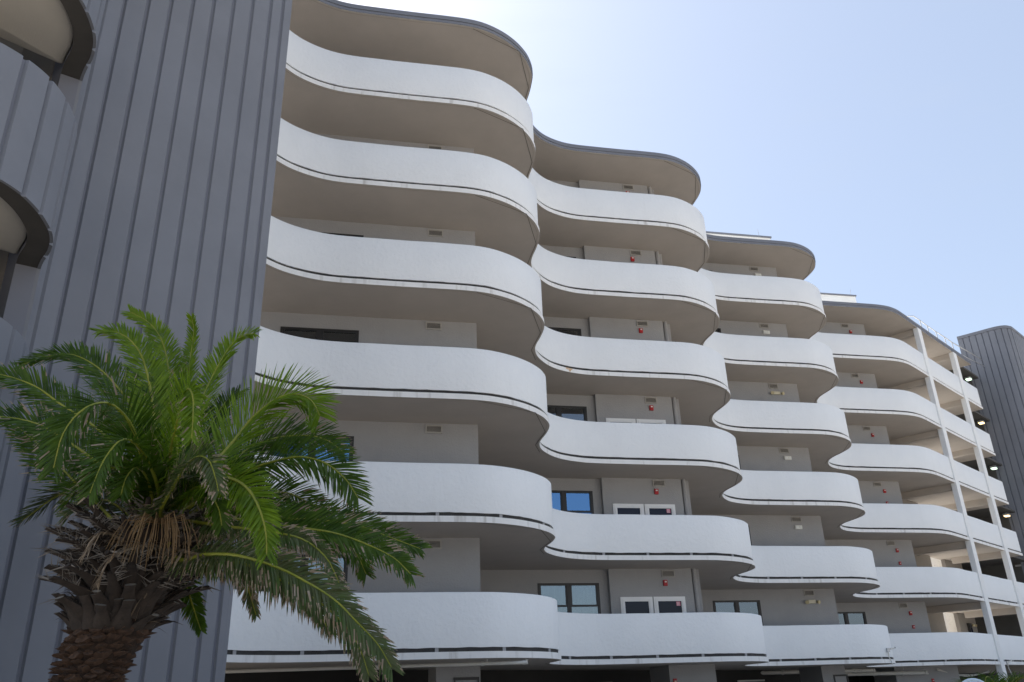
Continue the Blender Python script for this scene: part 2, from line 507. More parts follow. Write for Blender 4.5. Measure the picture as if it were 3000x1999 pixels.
# window: frame > panes (local frame: x along wall, y back, z up; origin at top centre)
def window_proto(w):
    hgt = WBOT - WTOP
    f = MB()
    def bar(x0, x1, z0, z1, d=0.05): f.obox(((x0 + x1) / 2, 0.03, (z0 + z1) / 2), ((x1 - x0) / 2, 0, 0), (0, d, 0), (0, 0, (z1 - z0) / 2))
    bar(-w / 2, w / 2, -0.06, 0); bar(-w / 2, w / 2, -hgt, -hgt + 0.06)
    bar(-w / 2, -w / 2 + 0.06, -hgt + 0.06, -0.06); bar(w / 2 - 0.06, w / 2, -hgt + 0.06, -0.06)
    bar(-0.055, 0.055, -hgt + 0.06, -0.06)
    for s_ in (-1, 1):
        x0, x1 = (0.055, w / 2 - 0.06) if s_ > 0 else (-w / 2 + 0.06, -0.055)
        bar(x0, x1, -0.66, -0.61, 0.042)
        for (u0, u1, z0, z1) in ((x0, x0 + 0.035, -0.61, -0.06), (x1 - 0.035, x1, -0.61, -0.06)):
            bar(u0, u1, z0, z1, 0.036)
    fm = f.mesh('window', M_BRONZE)
    panes = []
    for s_ in (-1, 1):
        x0, x1 = (0.055, w / 2 - 0.06) if s_ > 0 else (-w / 2 + 0.06, -0.055)
        for z0, z1 in ((-0.61, -0.06), (-hgt + 0.06, -0.66)):
            p_ = MB(); p_.obox(((x0 + x1) / 2, 0.035, (z0 + z1) / 2), ((x1 - x0) / 2 , 0, 0), (0, 0.004, 0), (0, 0, (z1 - z0) / 2))
            panes.append(p_.mesh('pane', M_GLASS))
    curt = []
    for mm_, wav in ((M_CURTAIN, 0.03), (M_BLIND, 0.0), (M_DRAPE, 0.035)):
        c = MB(); n = 60
        if wav:
            vs_ = []
            for i in range(n + 1):
                x = -w / 2 + 0.02 + (w - 0.04) * i / n
                y = 0.22 + wav * math.sin(i * 1.25 + math.sin(i * 0.37) * 1.5)
                vs_ += [(x, y, -0.01), (x, y, -hgt + 0.01)]
            c.add(vs_, [(2 * i, 2 * i + 1, 2 * i + 3, 2 * i + 2) for i in range(n)])
        else:
            z = -0.02
            while z > -hgt + 0.05:
                c.obox((0, 0.18, z), (w / 2 - 0.03, 0, 0), (0, 0.012, 0.018), (0, -0.001, 0.0012)); z -= 0.036
        curt.append(c.mesh('curtain' if wav else 'blind', mm_, smooth=60 if wav else None))
    return fm, panes, curt
PROTO = {}
def window(b, k):
    a0, a1 = WIN[b]
    w = round(a1 - a0, 3)
    if w not in PROTO: PROTO[w] = window_proto(w)
    fm, panes, curt = PROTO[w]
    f = link('window', fm, bld, wp(b, (a0 + a1) / 2, 0.0, Z(k) - WTOP)); f.rotation_euler = (0, 0, WROT)
    for p_ in panes:
        if (b, k) in ((1, 4), (0, 4)):
            p_ = p_.copy(); p_.materials[0] = M_GLASSB
        link('pane', p_, f)
    c = {(0, 4): 1, (0, 3): 2, (1, 3): 0, (1, 4): 2, (1, 2): 2}.get((b, k), 0)
    link('blind' if c == 1 else 'curtain', curt[c], f)

for b in range(4):
    for k in range(6):
        z1, z0 = Z(k), Z(k + 1) + SLAB
        a0, a1 = WIN[b]
        wl = MB()
        zt, zb = Z(k) - WTOP, Z(k) - WBOT
        wbox(wl, b, -9.2, a0, -0.2, 0, z0, z1)
        wbox(wl, b, a1, 0, -0.2, 0, z0, z1)
        wbox(wl, b, a0, a1, -0.2, 0, zt, z1)
        wbox(wl, b, a0, a1, -0.2, 0, z0, zb)
        # dim room behind the window
        wbox(wl, b, a0 - .1, a1 + .1, -1.3, -1.25, zb - .1, zt + .1, 1)
        wbox(wl, b, a0 - .1, a0 - .05, -1.25, -0.2, zb - .1, zt + .1, 1)
        wbox(wl, b, a1 + .05, a1 + .1, -1.25, -0.2, zb - .1, zt + .1, 1)
        wbox(wl, b, a0 - .05, a1 + .05, -1.25, -0.2, zt + .05, zt + .1, 1)
        wbox(wl, b, a0 - .05, a1 + .05, -1.25, -0.2, zb - .1, zb - .05, 1)
        # return wall running back from the corner
        wbox(wl, b, -0.2, 0, -1.15 if b == 3 else -6.6, -0.2, z0, z1)
        wl.build('wall', [M_WALL, M_ROOM], bld)
        if b == 1:
            fw = MB(); wbox(fw, b, -2.93, -0.33, 0.0, 0.18, z0, z1); fw.build('wall_pier', M_WALL, bld)
        window(b, k)

# vents: frame > louvers
vf = MB()
for x0, x1, z0, z1 in ((-.205, .205, .075, .105), (-.205, .205, -.105, -.075), (-.205, -.175, -.075, .075), (.175, .205, -.075, .075)):
    vf.obox(((x0 + x1) / 2, -0.012, (z0 + z1) / 2), ((x1 - x0) / 2, 0, 0), (0, 0.016, 0), (0, 0, (z1 - z0) / 2))
vf.obox((0, -0.001, 0), (.175, 0, 0), (0, 0.003, 0), (0, 0, .075), 1)
VENT = vf.mesh('vent', [M_VENT, M_VENTDARK])
lv = MB(); lv.obox((0, 0, 0), (.175, 0, 0), (0, 0.011, 0.009), (0, -0.0015, 0.002)); LOUV = lv.mesh('louver', M_VENT)
for b in range(4):
    for k in range(6):
        a = (-1.09, -1.05, -1.07, -1.12)[b] + random.uniform(-.03, .03)
        v = link('vent', VENT, bld, wp(b, a, (0.184 if b == 1 else 0.004), Z(k) - 0.15)); v.rotation_euler = (0, 0, WROT)
        for i in range(5):
            link('louver', LOUV, v, (0, -0.016, 0.058 - 0.029 * i))

# pairs of white framed windows on the second bay
fr = MB()
for i, (w_, d_) in enumerate(((0.494, 0.03), (0.44, 0.045), (0.40, 0.035))):
    nx = (0.44, 0.40, 0.365)[i]
    zt_, zb_ = -(0.505 - w_), -1.2 + (0.505 - w_)
    zt2, zb2 = -(0.505 - nx), -1.2 + (0.505 - nx)
    fr.obox((0, -d_ / 2, (zt_ + zt2) / 2), (w_, 0, 0), (0, d_ / 2, 0), (0, 0, (zt_ - zt2) / 2))
    fr.obox((0, -d_ / 2, (zb_ + zb2) / 2), (w_, 0, 0), (0, d_ / 2, 0), (0, 0, (zb2 - zb_) / 2))
    for s_ in (-1, 1):
        fr.obox((s_ * (w_ + nx) / 2, -d_ / 2, (zt2 + zb2) / 2), ((w_ - nx) / 2, 0, 0), (0, d_ / 2, 0), (0, 0, (zt2 - zb2) / 2))
WF = fr.mesh('white_window', M_WFRAME)
M_DGLASS = mat('dark_glass', (0.012, 0.014, 0.03), 0.03, spec=0.25)
pn = MB(); pn.obox((0, -0.008, -0.6), (0.366, 0, 0), (0, 0.006, 0), (0, 0, 0.461)); WP = pn.mesh('pane', M_DGLASS)
stk = MB(); stk.obox((0.27, -0.016, -0.215), (0.062, 0, 0), (0, 0.001, 0), (0, 0, 0.062))
for i in range(4):
    for j in range(2):
        stk.obox((0.235 + 0.042 * j + (0.012 if i % 2 else 0), -0.0175, -0.175 - 0.027 * i), (0.014, 0, 0), (0, 0.0004, 0), (0, 0, 0.006), 1)
STK = stk.mesh('sticker', [M_PINK, M_WFRAME])
for k in range(6):
    for a in (-2.145, -1.12):
        w_ = link('white_window', WF, bld, wp(1, a, 0.181, Z(k) - 0.80)); w_.rotation_euler = (0, 0, WROT)
        link('pane', WP, w_)
        if a > -2: link('sticker', STK, w_)

# columns and beams of the fourth bay
for q in ((21.46, 39.755), (25.055, 43.38)):
    q = Vector(q) + NB * 0.10
    c = MB()
    ctr = q + NB * 0.12
    c.obox((*ctr, Z(0) / 2 - 0.001), Vector((*TH, 0)) * 0.25, Vector((*NB, 0)) * 0.125, (0, 0, Z(0) / 2))
    c.build('column', M_STUCCO, bld, bevel=0.012)
    for k in range(7):
        be = MB()
        cb = q + NB * 1.47
        be.obox((*cb, Z(k) - 0.15), Vector((*TH, 0)) * 0.15, Vector((*NB, 0)) * 1.22, (0, 0, 0.149))
        be.build('ceiling_beam', M_SOFFIT, bld)

# back wall of the fourth bay's walkway, with an opening to the court, and the dark garage room beyond
for k in range(6):
    z1, z0 = Z(k), Z(k + 1) + SLAB
    for t0, t1 in ((0.9, 6.9), (9.0, 11.6)):
        w_ = MB(); w_.prism([b4p(t0, 2.7), b4p(t1, 2.7), b4p(t1, 2.895), b4p(t0, 2.895)], z0, z1)
        w_.build('walkway_wall', M_TAUPE, bld)
    w_ = MB(); z0 -= 0.03; z1 += 0.03
    w_.prism([b4p(11.4, 2.895), b4p(11.598, 2.895), b4p(11.598, 8.8), b4p(11.4, 8.8)], z0, z1)
    w_.prism([b4p(11.4, 8.81), b4p(14.9, 8.81), b4p(14.9, 8.98), b4p(11.4, 8.98)], z0, z1)
    w_.prism([b4p(14.6, 0.52), b4p(14.9, 0.52), b4p(14.9, 8.8), b4p(14.6, 8.8)], z0, z1)
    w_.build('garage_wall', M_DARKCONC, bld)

for k in range(6):
    e = SEG[3][-1] + TH * 0.003
    ls = MB(); ls.prism([e + NB * .5, e + NB * .5 + TH * 2.9, e + NB * 9 + TH * 2.9, e + NB * 9], Z(k) + 0.01, Z(k) + SLAB - 0.01)
    ls.build('garage_slab', M_DARKCONC, bld)

# ground floor: piers and garage back wall
for b, a0, a1 in ((0, -1.0, -0.03), (1, -1.27, 0.16), (2, -1.05, -0.12), (3, -2.2, 0.9)):
    gw = MB(); wbox(gw, b, a0, a1, -1.6, 0, 0, Z(6)); gw.build('ground_floor_pier', M_WALL, bld)
gb = MB()
a_, b_ = SEG[0][0] + NB * 7.6, SEG[2][-1] + NB * 7.6
gb.prism([a_, b_, b_ + NB * .2, a_ + NB * .2], 0, Z(6))
gb.prism([b_, b_ + TH * 18, b_ + TH * 18 + NB * .2, b_ + NB * .2], 0, Z(6))
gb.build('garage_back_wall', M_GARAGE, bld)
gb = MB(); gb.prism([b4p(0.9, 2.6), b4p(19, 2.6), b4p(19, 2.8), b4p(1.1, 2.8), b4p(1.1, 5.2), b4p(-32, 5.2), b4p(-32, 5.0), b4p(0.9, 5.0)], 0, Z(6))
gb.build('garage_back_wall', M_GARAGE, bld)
for b, a0, a1, m_ in ((0, -4.2, -2.6, -2.0), (1, -3.6, -2.2, -2.5), (2, -3.4, -2.3, -2.0)):
    gd = MB(); wbox(gd, b, a0, a1, m_ - 0.06, m_, Z(6) - 0.42, Z(6) - 0.36); gd.build('ceiling_conduit', M_PVC, bld)
# door frame pieces beside the piers
for b in (0, 2):
    gd = MB(); wbox(gd, b, -0.62, -0.58, 0.0, 0.03, 0, Z(6) - 0.3); wbox(gd, b, -0.58, -0.1, 0.0, 0.03, Z(6) - 0.36, Z(6) - 0.3); wbox(gd, b, -0.1, -0.06, 0, .03, 0, Z(6) - 0.3)
    gd.build('door_frame', M_BRONZE, bld)

# rooftop blocks behind the roof edge
for b in range(4):
    e1 = Vector((12.16, 33.5)) + T * (b - 2); e2 = e1 - TW * 4.6
    bk = Vector((-TW.y, TW.x)) * 3
    r_ = MB(); r_.prism([e1, e2, e2 + bk, e1 + bk], Z(0) + 0.201, 19.32 + EYE)
    blk = r_.build('rooftop_block', M_MEMB, bld)
    r_ = MB(); i_ = 0.05
    r_.prism([e1 + TW * i_ - bk.normalized() * i_, e2 - TW * i_ - bk.normalized() * i_, e2 + bk - TW * i_, e1 + bk + TW * i_], 19.321 + EYE, 19.40 + EYE)
    r_.build('coping', M_FASCIA, blk)

# rust stain on the slab edge of the second bay, fourth slab
rs = MB()
o_ = [q for q in resample(seg(1, -0.003), 0.02) if (q - (Vector((-4.68, 16.62)) + T)).length < 0.13]
n = len(o_)
vs_ = []
for i, q in enumerate(o_):
    h_ = (0.115 if abs(i - n * .55) < n * .16 else 0.055) * (0.8 + 0.4 * random.random())
    vs_ += [(*q, Z(3) + SLAB - h_), (*q, Z(3) + SLAB - 0.001)]
rs.add(vs_, [(2 * i, 2 * i + 2, 2 * i + 3, 2 * i + 1) for i in range(n - 1)])
rs.build('rust_stain', M_RUST, bld)

# ------------------------------------------------------------------ stair towers (ribbed slate-grey walls)
def ribbed(path, pitch, z0, z1, parent, depth=0.034, gw=0.014, sl=0.020):
    """one wall_panel object per strip along a polyline; grooves between them"""
    L = [0]
    for a, b_ in zip(path, path[1:]): L.append(L[-1] + (b_ - a).length)
    N = normals2(path)
    def pt(s, off):
        s = max(0, min(L[-1], s))
        j = 0
        while j < len(L) - 2 and L[j + 1] < s: j += 1
        t = (s - L[j]) / max(1e-9, L[j + 1] - L[j])
        p = path[j].lerp(path[j + 1], t); nn = N[j].lerp(N[j + 1], t).normalized()
        return p + nn * off
    marks = list(pitch)
    for s0, s1 in zip(marks, marks[1:]):
        g0 = gw if s0 > 1e-6 else 0; g1 = gw if s1 < L[-1] - 1e-6 else 0
        front = []
        n = max(1, round((s1 - s0) / 0.07))
        a, b_ = s0 + g0 + (sl if g0 else 0), s1 - g1 - (sl if g1 else 0)
        front = [pt(a + (b_ - a) * i / n, 0) for i in range(n + 1)]
        back = [pt(s1 - g1 - (s1 - g1 - s0 - g0) * i / n, -depth) for i in range(n + 1)]
        mb = MB(); mb.prism(front + back, z0, z1, 0, 0, 0)
        mb.build('wall_panel', M_TOWER, parent, smooth=22)
    return pt, L[-1]

tw = thing('stair_tower', 'tall slate grey stair tower with vertical grooves rising behind the big palm', 'tower')
TOPZ = 20.2
E = Vector((-3.85, 11.32))
S0 = Vector((-5.66, 9.475))
straight = [E.lerp(S0, i / 20) for i in range(21)]
cc = S0 + Vector((TH.y, -TH.x)) * 0.55
arc = []
a0 = math.atan2(S0.y - cc.y, S0.x - cc.x)
for i in range(1, 13):
    a = a0 + R(84) * i / 12
    arc.append(cc + Vector((math.cos(a), math.sin(a))) * 0.55)
bump_ctrl = [arc[-1]] + [Vector(p) for p in ((-5.50, 8.47), (-5.30, 8.2), (-5.09, 7.96), (-4.92, 7.68), (-4.83, 7.4), (-4.785, 7.08), (-4.81, 6.75), (-4.95, 6.42), (-5.2, 6.12), (-5.6, 5.88), (-6.2, 5.7), (-7.0, 5.62))]
bump = catmull(bump_ctrl, 8)
wend = 12
wpath = straight + arc + bump[1:wend]
# reversed so that the right-hand normal faces out
def outw(path): return path[::-1]
Wp = outw(wpath)
ln = sum((b_ - a).length for a, b_ in zip(Wp, Wp[1:]))
dS = 2.60                                           # straight length from E
marks = [0.0]
ribs_from_E = [0.115, 0.345] + [0.345 + 0.333 * i for i in range(1, 8)] + [2.98]
marks = [0.0] + sorted(ln - r_ for r_ in ribs_from_E if ln - r_ > 0.2) + [ln]
ribbed(Wp, marks, 0.0, TOPZ, tw)
# core body behind the panels
Wn = normals2(Wp)
corep = [p - n * 0.0345 for p, n in zip(Wp, Wn)]
inner = [p - n * 0.25 for p, n in zip(Wp, Wn)]
c = MB()
Ecore = corep[-1] + TH * 0.045
c.prism(corep + [Ecore, E + TH * 0.0 + NB * 5.5, Vector((-8.8, 12.5)), Vector((-7.3, 9.9)), inner[0]], 0, TOPZ + 0.1)
c.build('tower_core', M_TOWERCORE, tw, smooth=22)
# edge strip at the right corner
es = MB(); es.prism([E + TH * 0.001, E + TH * 0.05, E + TH * 0.05 + NB * 5.5, E + TH * 0.001 + NB * 5.5], 0, TOPZ)
es.build('corner_strip', M_TOWER, tw)
# landings: ribbed parapet bands with a plastered slab inside
bp_out = outw(bump[wend - 1:])
lb = sum((b_ - a).length for a, b_ in zip(bp_out, bp_out[1:]))
for z0 in (1.99, 4.74, 7.49, 10.24, 12.99):
    z0 += EYE
    mk = [0.0] + [lb - 0.02 - 0.333 * i for i in range(int(lb / 0.333), 0, -1)] + [lb]
    mk = [x for i, x in enumerate(mk) if i == 0 or x - mk[i - 1] > 0.08]
    ribbed(bp_out, mk, z0, z0 + 1.45, tw)
    bn = normals2(bp_out)
    o2 = [p - n * 0.0345 for p, n in zip(bp_out, bn)]
    i2 = [p - n * 0.25 for p, n in zip(bp_out, bn)]
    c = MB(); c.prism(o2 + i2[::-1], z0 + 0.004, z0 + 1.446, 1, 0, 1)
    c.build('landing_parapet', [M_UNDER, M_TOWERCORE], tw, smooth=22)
    i3 = [p - n * 0.252 for p, n in zip(bp_out, bn)]
    kk = min(range(len(i3)), key=lambda q: (i3[q] - Vector((-5.58, 8.12))).length)
    c = MB(); c.prism(i3[:kk + 1] + [Vector((-7.45, 6.3))], z0 + 0.05, z0 + 0.30)
    c.build('landing_slab', M_BEIGE, tw, smooth=40, bevel=0.05)
# inner wall of the stair well, and unseen side walls added to block light
c = MB(); c.prism([Vector((-7.25, 9.85)), Vector((-5.95, 8.62)), Vector((-5.98, 8.56)), Vector((-7.35, 9.75))], 0, TOPZ)
c.prism([Vector((-7.35, 9.75)), Vector((-10.5, 8.2)), Vector((-10.5, 8.4)), Vector((-7.35, 9.95))], 0, TOPZ)
c.prism([Vector((-7.0, 5.62)), Vector((-10.7, 5.62)), Vector((-10.7, 5.8)), Vector((-7.0, 5.8))], 0, TOPZ)
c.prism([Vector((-10.5, 5.81)), Vector((-10.7, 5.81)), Vector((-10.7, 8.4)), Vector((-10.5, 8.4))], 0, TOPZ)
c.build('stairwell_wall', M_TAUPE, tw)

t2 = thing('stair_tower', 'distant slate grey stair tower with rounded corner at the far right end', 'tower')
rp = [Vector(p) for p in ((28.2, 48.35), (28.7, 47.93), (29.2, 47.5), (29.7, 47.06), (30.1, 46.82), (30.45, 46.78), (30.78, 46.92), (31.05, 47.12), (32.7, 48.75), (36.0, 52.05))]
rpath = resample(catmull(rp, 8), 0.06)
lr = sum((b_ - a).length for a, b_ in zip(rpath, rpath[1:]))
RT = 20.24 + EYE
mk = [0.0, 0.30] + [0.30 + 0.365 * i for i in range(1, int((lr - 0.3) / 0.365))] + [lr]
ribbed(rpath, mk, 0.0, RT - 0.17, t2, depth=0.05, gw=0.014, sl=0.016)
rn = normals2(rpath)
c = MB(); c.prism([p - n * 0.0505 for p, n in zip(rpath, rn)] + [Vector((34, 56)), Vector((30.2, 50.6))], 0, RT - 0.16)
c.build('tower_core', M_TOWERCORE, t2, smooth=22)
c = MB(); c.prism([p + n * 0.03 for p, n in zip(rpath, rn)] + [Vector((34.2, 56.2)), Vector((30.1, 50.8))], RT - 0.159, RT + 0.02)
c.build('roof_coping', M_FASCIA, t2, smooth=22)

# ------------------------------------------------------------------ round white turret in the court beyond the walkway
ctr = b4p(11.0, 3.70)
c = MB(); n = 40
c.prism([ctr + Vector((math.cos(2 * math.pi * i / n), math.sin(2 * math.pi * i / n))) * 0.8 for i in range(n)], 0, Z(0) - 0.3)
tur = c.build('round_turret', mat('rough_cast_plaster', (0.78, 0.76, 0.72), 0.95, bump=1.0, bscale=9, bdist=0.10), None, smooth=40)
tur['label'] = 'round white plaster turret in sunlight seen through the walkway opening'; tur['category'] = 'turret'

# ------------------------------------------------------------------ things fixed to the walls
ORD = ['top', 'second', 'third', 'fourth', 'fifth', 'lowest']
def wall_thing(name, label, cat, group, b, a, mm, z, data=None):
    return thing(name, label, cat, group, data, wp(b, a, mm, z), WROT)
hb = MB(); hb.obox((0, -0.03, 0), (.065, 0, 0), (0, .03, 0), (0, 0, .085)); HORN = hb.mesh('housing', M_RED, bevel=0.012)
hl = MB(); hl.obox((0.0, -0.072, 0.03), (.03, 0, 0), (0, .012, 0), (0, 0, .02)); HLENS = hl.mesh('strobe_lens', M_LENS, bevel=0.006)
hg = MB(); hg.obox((0.0, -0.064, -0.035), (.045, 0, 0), (0, .006, 0), (0, 0, .032)); HGR = hg.mesh('sounder_grille', M_RED, bevel=0.004)
alarm = wall_thing('fire_alarm', 'red fire alarm above the white windows of the second bay, top balcony', 'fire alarm', 'red fire alarms on the balcony walls', 1, -1.13, 0.182, Z(0) - 0.43)
for nm, d in (('housing', HORN), ('strobe_lens', HLENS), ('sounder_grille', HGR)): link(nm, d, alarm)
for k in range(1, 6):
    copy_tree(alarm, 'red fire alarm above the white windows of the second bay, %s balcony' % (ORD[k] + (' from top' if 0 < k < 5 else '')), wp(1, (-1.2, -1.16, -1.07, -1.19, -1.2)[k - 1], 0.182, Z(k) - 0.42))
for k in range(6):
    copy_tree(alarm, 'small red fire alarm beside the vent of the fourth bay, %s balcony' % (ORD[k] + (' from top' if 0 < k < 5 else '')), wp(3, -0.86, 0.002, Z(k) - 0.48))
ps = MB(); ps.obox((0, -0.025, 0), (.055, 0, 0), (0, .025, 0), (0, 0, .07)); PSB = ps.mesh('housing', M_RED, bevel=0.01)
ps = MB(); ps.obox((0, -0.055, -0.005), (.028, 0, 0), (0, .006, 0), (0, 0, .014)); PSH = ps.mesh('pull_handle', M_WPLAST)
pull = None
for k in (3, 4, 5):
    lab = 'small red pull station low on the wall of the fourth bay, %s balcony' % (ORD[k] + (' from top' if k < 5 else ''))
    if pull is None:
        pull = wall_thing('fire_pull_station', lab, 'pull station', 'red pull stations of the fourth bay', 3, -0.85, 0.002, Z(k) - 1.04)
        link('housing', PSB, pull); link('pull_handle', PSH, pull)
    else:
        copy_tree(pull, lab, wp(3, -0.85, 0.002, Z(k) - 1.05))
copy_tree(pull, 'red pull station on the ground floor pier below the second bay', wp(1, -1.13, 0.002, 2.06))
copy_tree(pull, 'red pull station on the ground floor pier below the fourth bay', wp(3, -0.46, 0.002, 1.93))

eb = MB(); eb.obox((0, -0.035, 0), (.15, 0, 0), (0, .035, 0), (0, 0, .065)); EB = eb.mesh('housing', M_CREAM, bevel=0.012)
ebw = MB(); ebw.obox((0, -0.035, 0), (.15, 0, 0), (0, .035, 0), (0, 0, .075)); EBW = ebw.mesh('housing', M_WPLAST, bevel=0.012)
eh = MB(); eh.tube([(0, 0, 0), (0.02, -0.03, -0.01), (0.05, -0.10, -0.03)], [0.03, 0.055, 0.07], 12); EH = eh.mesh('lamp_head', [M_GOLD], smooth=40)
el = MB(); el.obox((0, -0.076, 0), (.055, 0, 0), (0, .008, 0), (0, 0, .045)); EL = el.mesh('lamp_lens', M_LENS, bevel=0.005)
def emergency(lab, b, a, z, twin):
    t_ = wall_thing('emergency_light', lab, 'emergency light', 'emergency lights on the walls', b, a, 0.002, z)
    link('housing', EB if twin else EBW, t_)
    for s_ in (-1, 1):
        h_ = link('lamp_head' if twin else 'lamp_lens', EH if twin else EL, t_, (s_ * (.2 if twin else .075), -.03 if twin else 0, .0))
        if twin and s_ < 0: h_.scale = (-1, 1, 1)
for k, (a, tw_) in enumerate(((-0.95, 0), (-1.01, 0), (-1.0, 1), (-1.0, 0), (-1.04, 0), (-1.0, 1))):
    emergency('%s emergency light under the vent of the third bay, %s balcony' % ('cream twin-head' if tw_ else 'white box', ORD[k] + (' from top' if 0 < k < 5 else '')), 2, a, Z(k) - 0.46, tw_)
def wall4(name, label, cat, t, z):
    q = b4p(t, 2.698)
    return thing(name, label, cat, None, None, (*q, z), math.atan2(TH.y, TH.x))
y4 = wall4('emergency_light', 'yellow twin-head emergency light on the walkway wall behind the first white column', 'emergency light', 11.0, Z(5) - 0.55)
link('housing', EB, y4)
for s_ in (-1, 1):
    h_ = link('lamp_head', EH, y4, (s_ * .2, -.03, 0)); h_.scale = (s_, 1, 1)
cb_ = MB(); cb_.obox((0, -0.07, 0), (.17, 0, 0), (0, .07, 0), (0, 0, .32)); CAB = cb_.mesh('cabinet', M_BRONZE, bevel=0.01)
cl_ = MB(); cl_.obox((0.02, -0.143, -0.08), (.1, 0, 0), (0, .002, 0), (0, 0, .16)); CLN = cl_.mesh('cabinet_window', M_DGLASS)
for k in (4, 5):
    q4 = wall4('extinguisher_cabinet', 'dark extinguisher cabinet on the walkway wall, %s balcony of the fourth bay' % ('fifth' if k == 4 else 'lowest'), 'cabinet', 10.25, Z(k) - 0.8)
    q4['group'] = 'extinguisher cabinets'
    link('cabinet', CAB, q4); link('cabinet_window', CLN, q4)

# downpipe of the second bay, one run through all the slabs
dp = thing('downpipe', 'grey vertical downpipe at the right end of the second bay wall', 'pipe', None, None, wp(1, -0.21, 0.1, 0))
mb = MB(); mb.tube([(0, 0, Z(6) + SLAB + .01), (0, 0, Z(0) - 0.003)], 0.065, 14); mb.build('pipe', M_WALL, dp, smooth=40)
for k in range(6):
    mb = MB(); mb.tube([(0, 0, Z(k) - 0.42), (0, 0, Z(k) - 0.30)], 0.075, 14); mb.build('pipe_collar', M_WALL, dp, smooth=40)

# horizontal drain pipes under the lowest slab
def hpipe(label, p, q, r, coll):
    t_ = thing('drain_pipe', label, 'pipe', 'white drain pipes under the lowest slab')
    p, q = Vector(p), Vector(q)
    mb = MB(); mb.tube([p, q], r, 12); mb.build('pipe', M_PVC, t_, smooth=40)
    el_ = MB(); el_.tube([q - (q - p).normalized() * 0.1, q, q + Vector((0, 0, 0.06))], r * 1.25, 12); el_.build('elbow', M_PVC, t_, smooth=40)
    for s_ in coll:
        m_ = p.lerp(q, s_); d = (q - p).normalized() * 0.03
        mb = MB(); mb.tube([m_ - d, m_ + d], r * 1.28, 12); mb.build('pipe_collar', M_PVC, t_, smooth=40)
        mb = MB(); mb.tube([m_ + d * 3 + Vector((0, 0, -r)), m_ + d * 3 + Vector((0, 0, Z(6) - m_.z))], 0.012, 6); mb.build('hanger', M_STEEL, t_)
zz = EYE + 0.705
hpipe('thin white drain pipe hanging below the first bay, right of the grey tower', at(657, 1968, 17.76), at(1545, 1941, 18.15), 0.035, (0.5, 0.85))
hpipe('thick white drain pipe with collars hanging below the third bay', at(2095, 1975, 34.3), at(2560, 1964, 37.9), 0.075, (0.4, 0.58, 0.86))
hpipe('short thick white drain pipe hanging below the fourth bay', at(2475, 1976, 37.9), at(2715, 1971, 38.3), 0.075, (0.35, 0.7))

# lightning rods
def rod(label, px0, py0, px1, py1, y):
    a, b_ = at(px1, py1, y), at(px0, py0, y)
    t_ = thing('lightning_rod', label, 'lightning rod', 'thin rods on the roof', None, a)
    d = b_ - a
    mb = MB(); mb.tube([Vector((0, 0, -0.6)) , d], [0.014, 0.008], 6); mb.build('rod', M_STEEL, t_)
    mb = MB(); mb.tube([(0, 0, -0.62), (0, 0, -0.5)], 0.05, 8); mb.build('rod_base', M_STEEL, t_)
rod('thin lightning rod on the roof of the second bay', 1866, 437, 1867, 452, 26.6)
rod('leaning lightning rod on the white rooftop block of the third bay', 2219, 672, 2229, 698, 33.8)
rod('upright lightning rod on the white rooftop block of the fourth bay', 2491, 848, 2491, 874, 40.3)

# roof railing at the far end
rl = thing('roof_railing', 'thin metal pipe railing along the roof edge of the fourth bay', 'railing', None, None, (0, 0, 0))
zr = 18.4 + EYE
rail_px = [(2658, 927), (2675.5, 926.6), (2694.6, 939), (2716, 954.9), (2741.7, 972.2), (2766.4, 987.6), (2788, 1002.8)]
rail = []
for px, py in rail_px:
    d = at(px, py, 1.0) - Vector((0, 0, EYE)); rail.append(Vector((0, 0, EYE)) + d * (18.4 / d.z))
e_ = rail[-1] + Vector((*NB, 0)) * 0.9 + Vector((*TH, 0)) * 0.1
far = Vector((28.9, 47.6, zr))
mb = MB(); mb.tube(rail, 0.03, 8); mb.tube([rail[-1], far], 0.03, 8)
mb.build('top_rail', M_STEEL, rl, smooth=40)
for q in rail[2:]:
    mb = MB(); mb.tube([q, Vector((q.x, q.y, Z(0) + 0.2))], 0.03, 8); mb.build('post', M_STEEL, rl, smooth=40)
mb = MB(); mb.tube([rail[-1] - Vector((0, 0, 0.5)) + Vector((*TH, 0)) * .7, far - Vector((0, 0, 0.5)) + Vector((.05, -.05, 0))], 0.022, 8); mb.build('mid_rail', M_STEEL, rl, smooth=40)

# garage lamps at the far end of the walkways
for k, (px, py) in enumerate(((2838, 1112), (2875, 1240), (2912, 1373), (2950, 1512), (2987, 1662))):
    d = at(px, py, 1.0) - Vector((0, 0, EYE))
    p = Vector((0, 0, EYE)) + d * ((Z(k) - 0.20 - EYE) / d.z)
    col = ('green-white', 'warm yellow', 'green-white', 'warm yellow', 'warm white')[k]
    t_ = thing('garage_light', '%s lit ceiling lamp beside the grey end tower, %s floor' % (col, ORD[k] + (' from top' if k else '')), 'lamp', 'lit lamps in the far garage', None, p, math.atan2(TH.y, TH.x))
    t_.scale = (.75, .75, 1)
    mb = MB(); mb.obox((0, 0, 0.07), (0.26, 0, 0), (0, 0.2, 0), (0, 0, 0.05)); mb.tube([(0, 0, .11), (0, 0, 0.2)], 0.02, 6); mb.build('lamp_housing', M_STEEL, t_)
    mb = MB(); mb.obox((0, 0, 0), (0.23, 0, 0), (0, 0.17, 0), (0, 0, 0.035)); mb.build('diffuser', M_LAMPG if 'green' in col else M_LAMPW, t_, bevel=0.02)

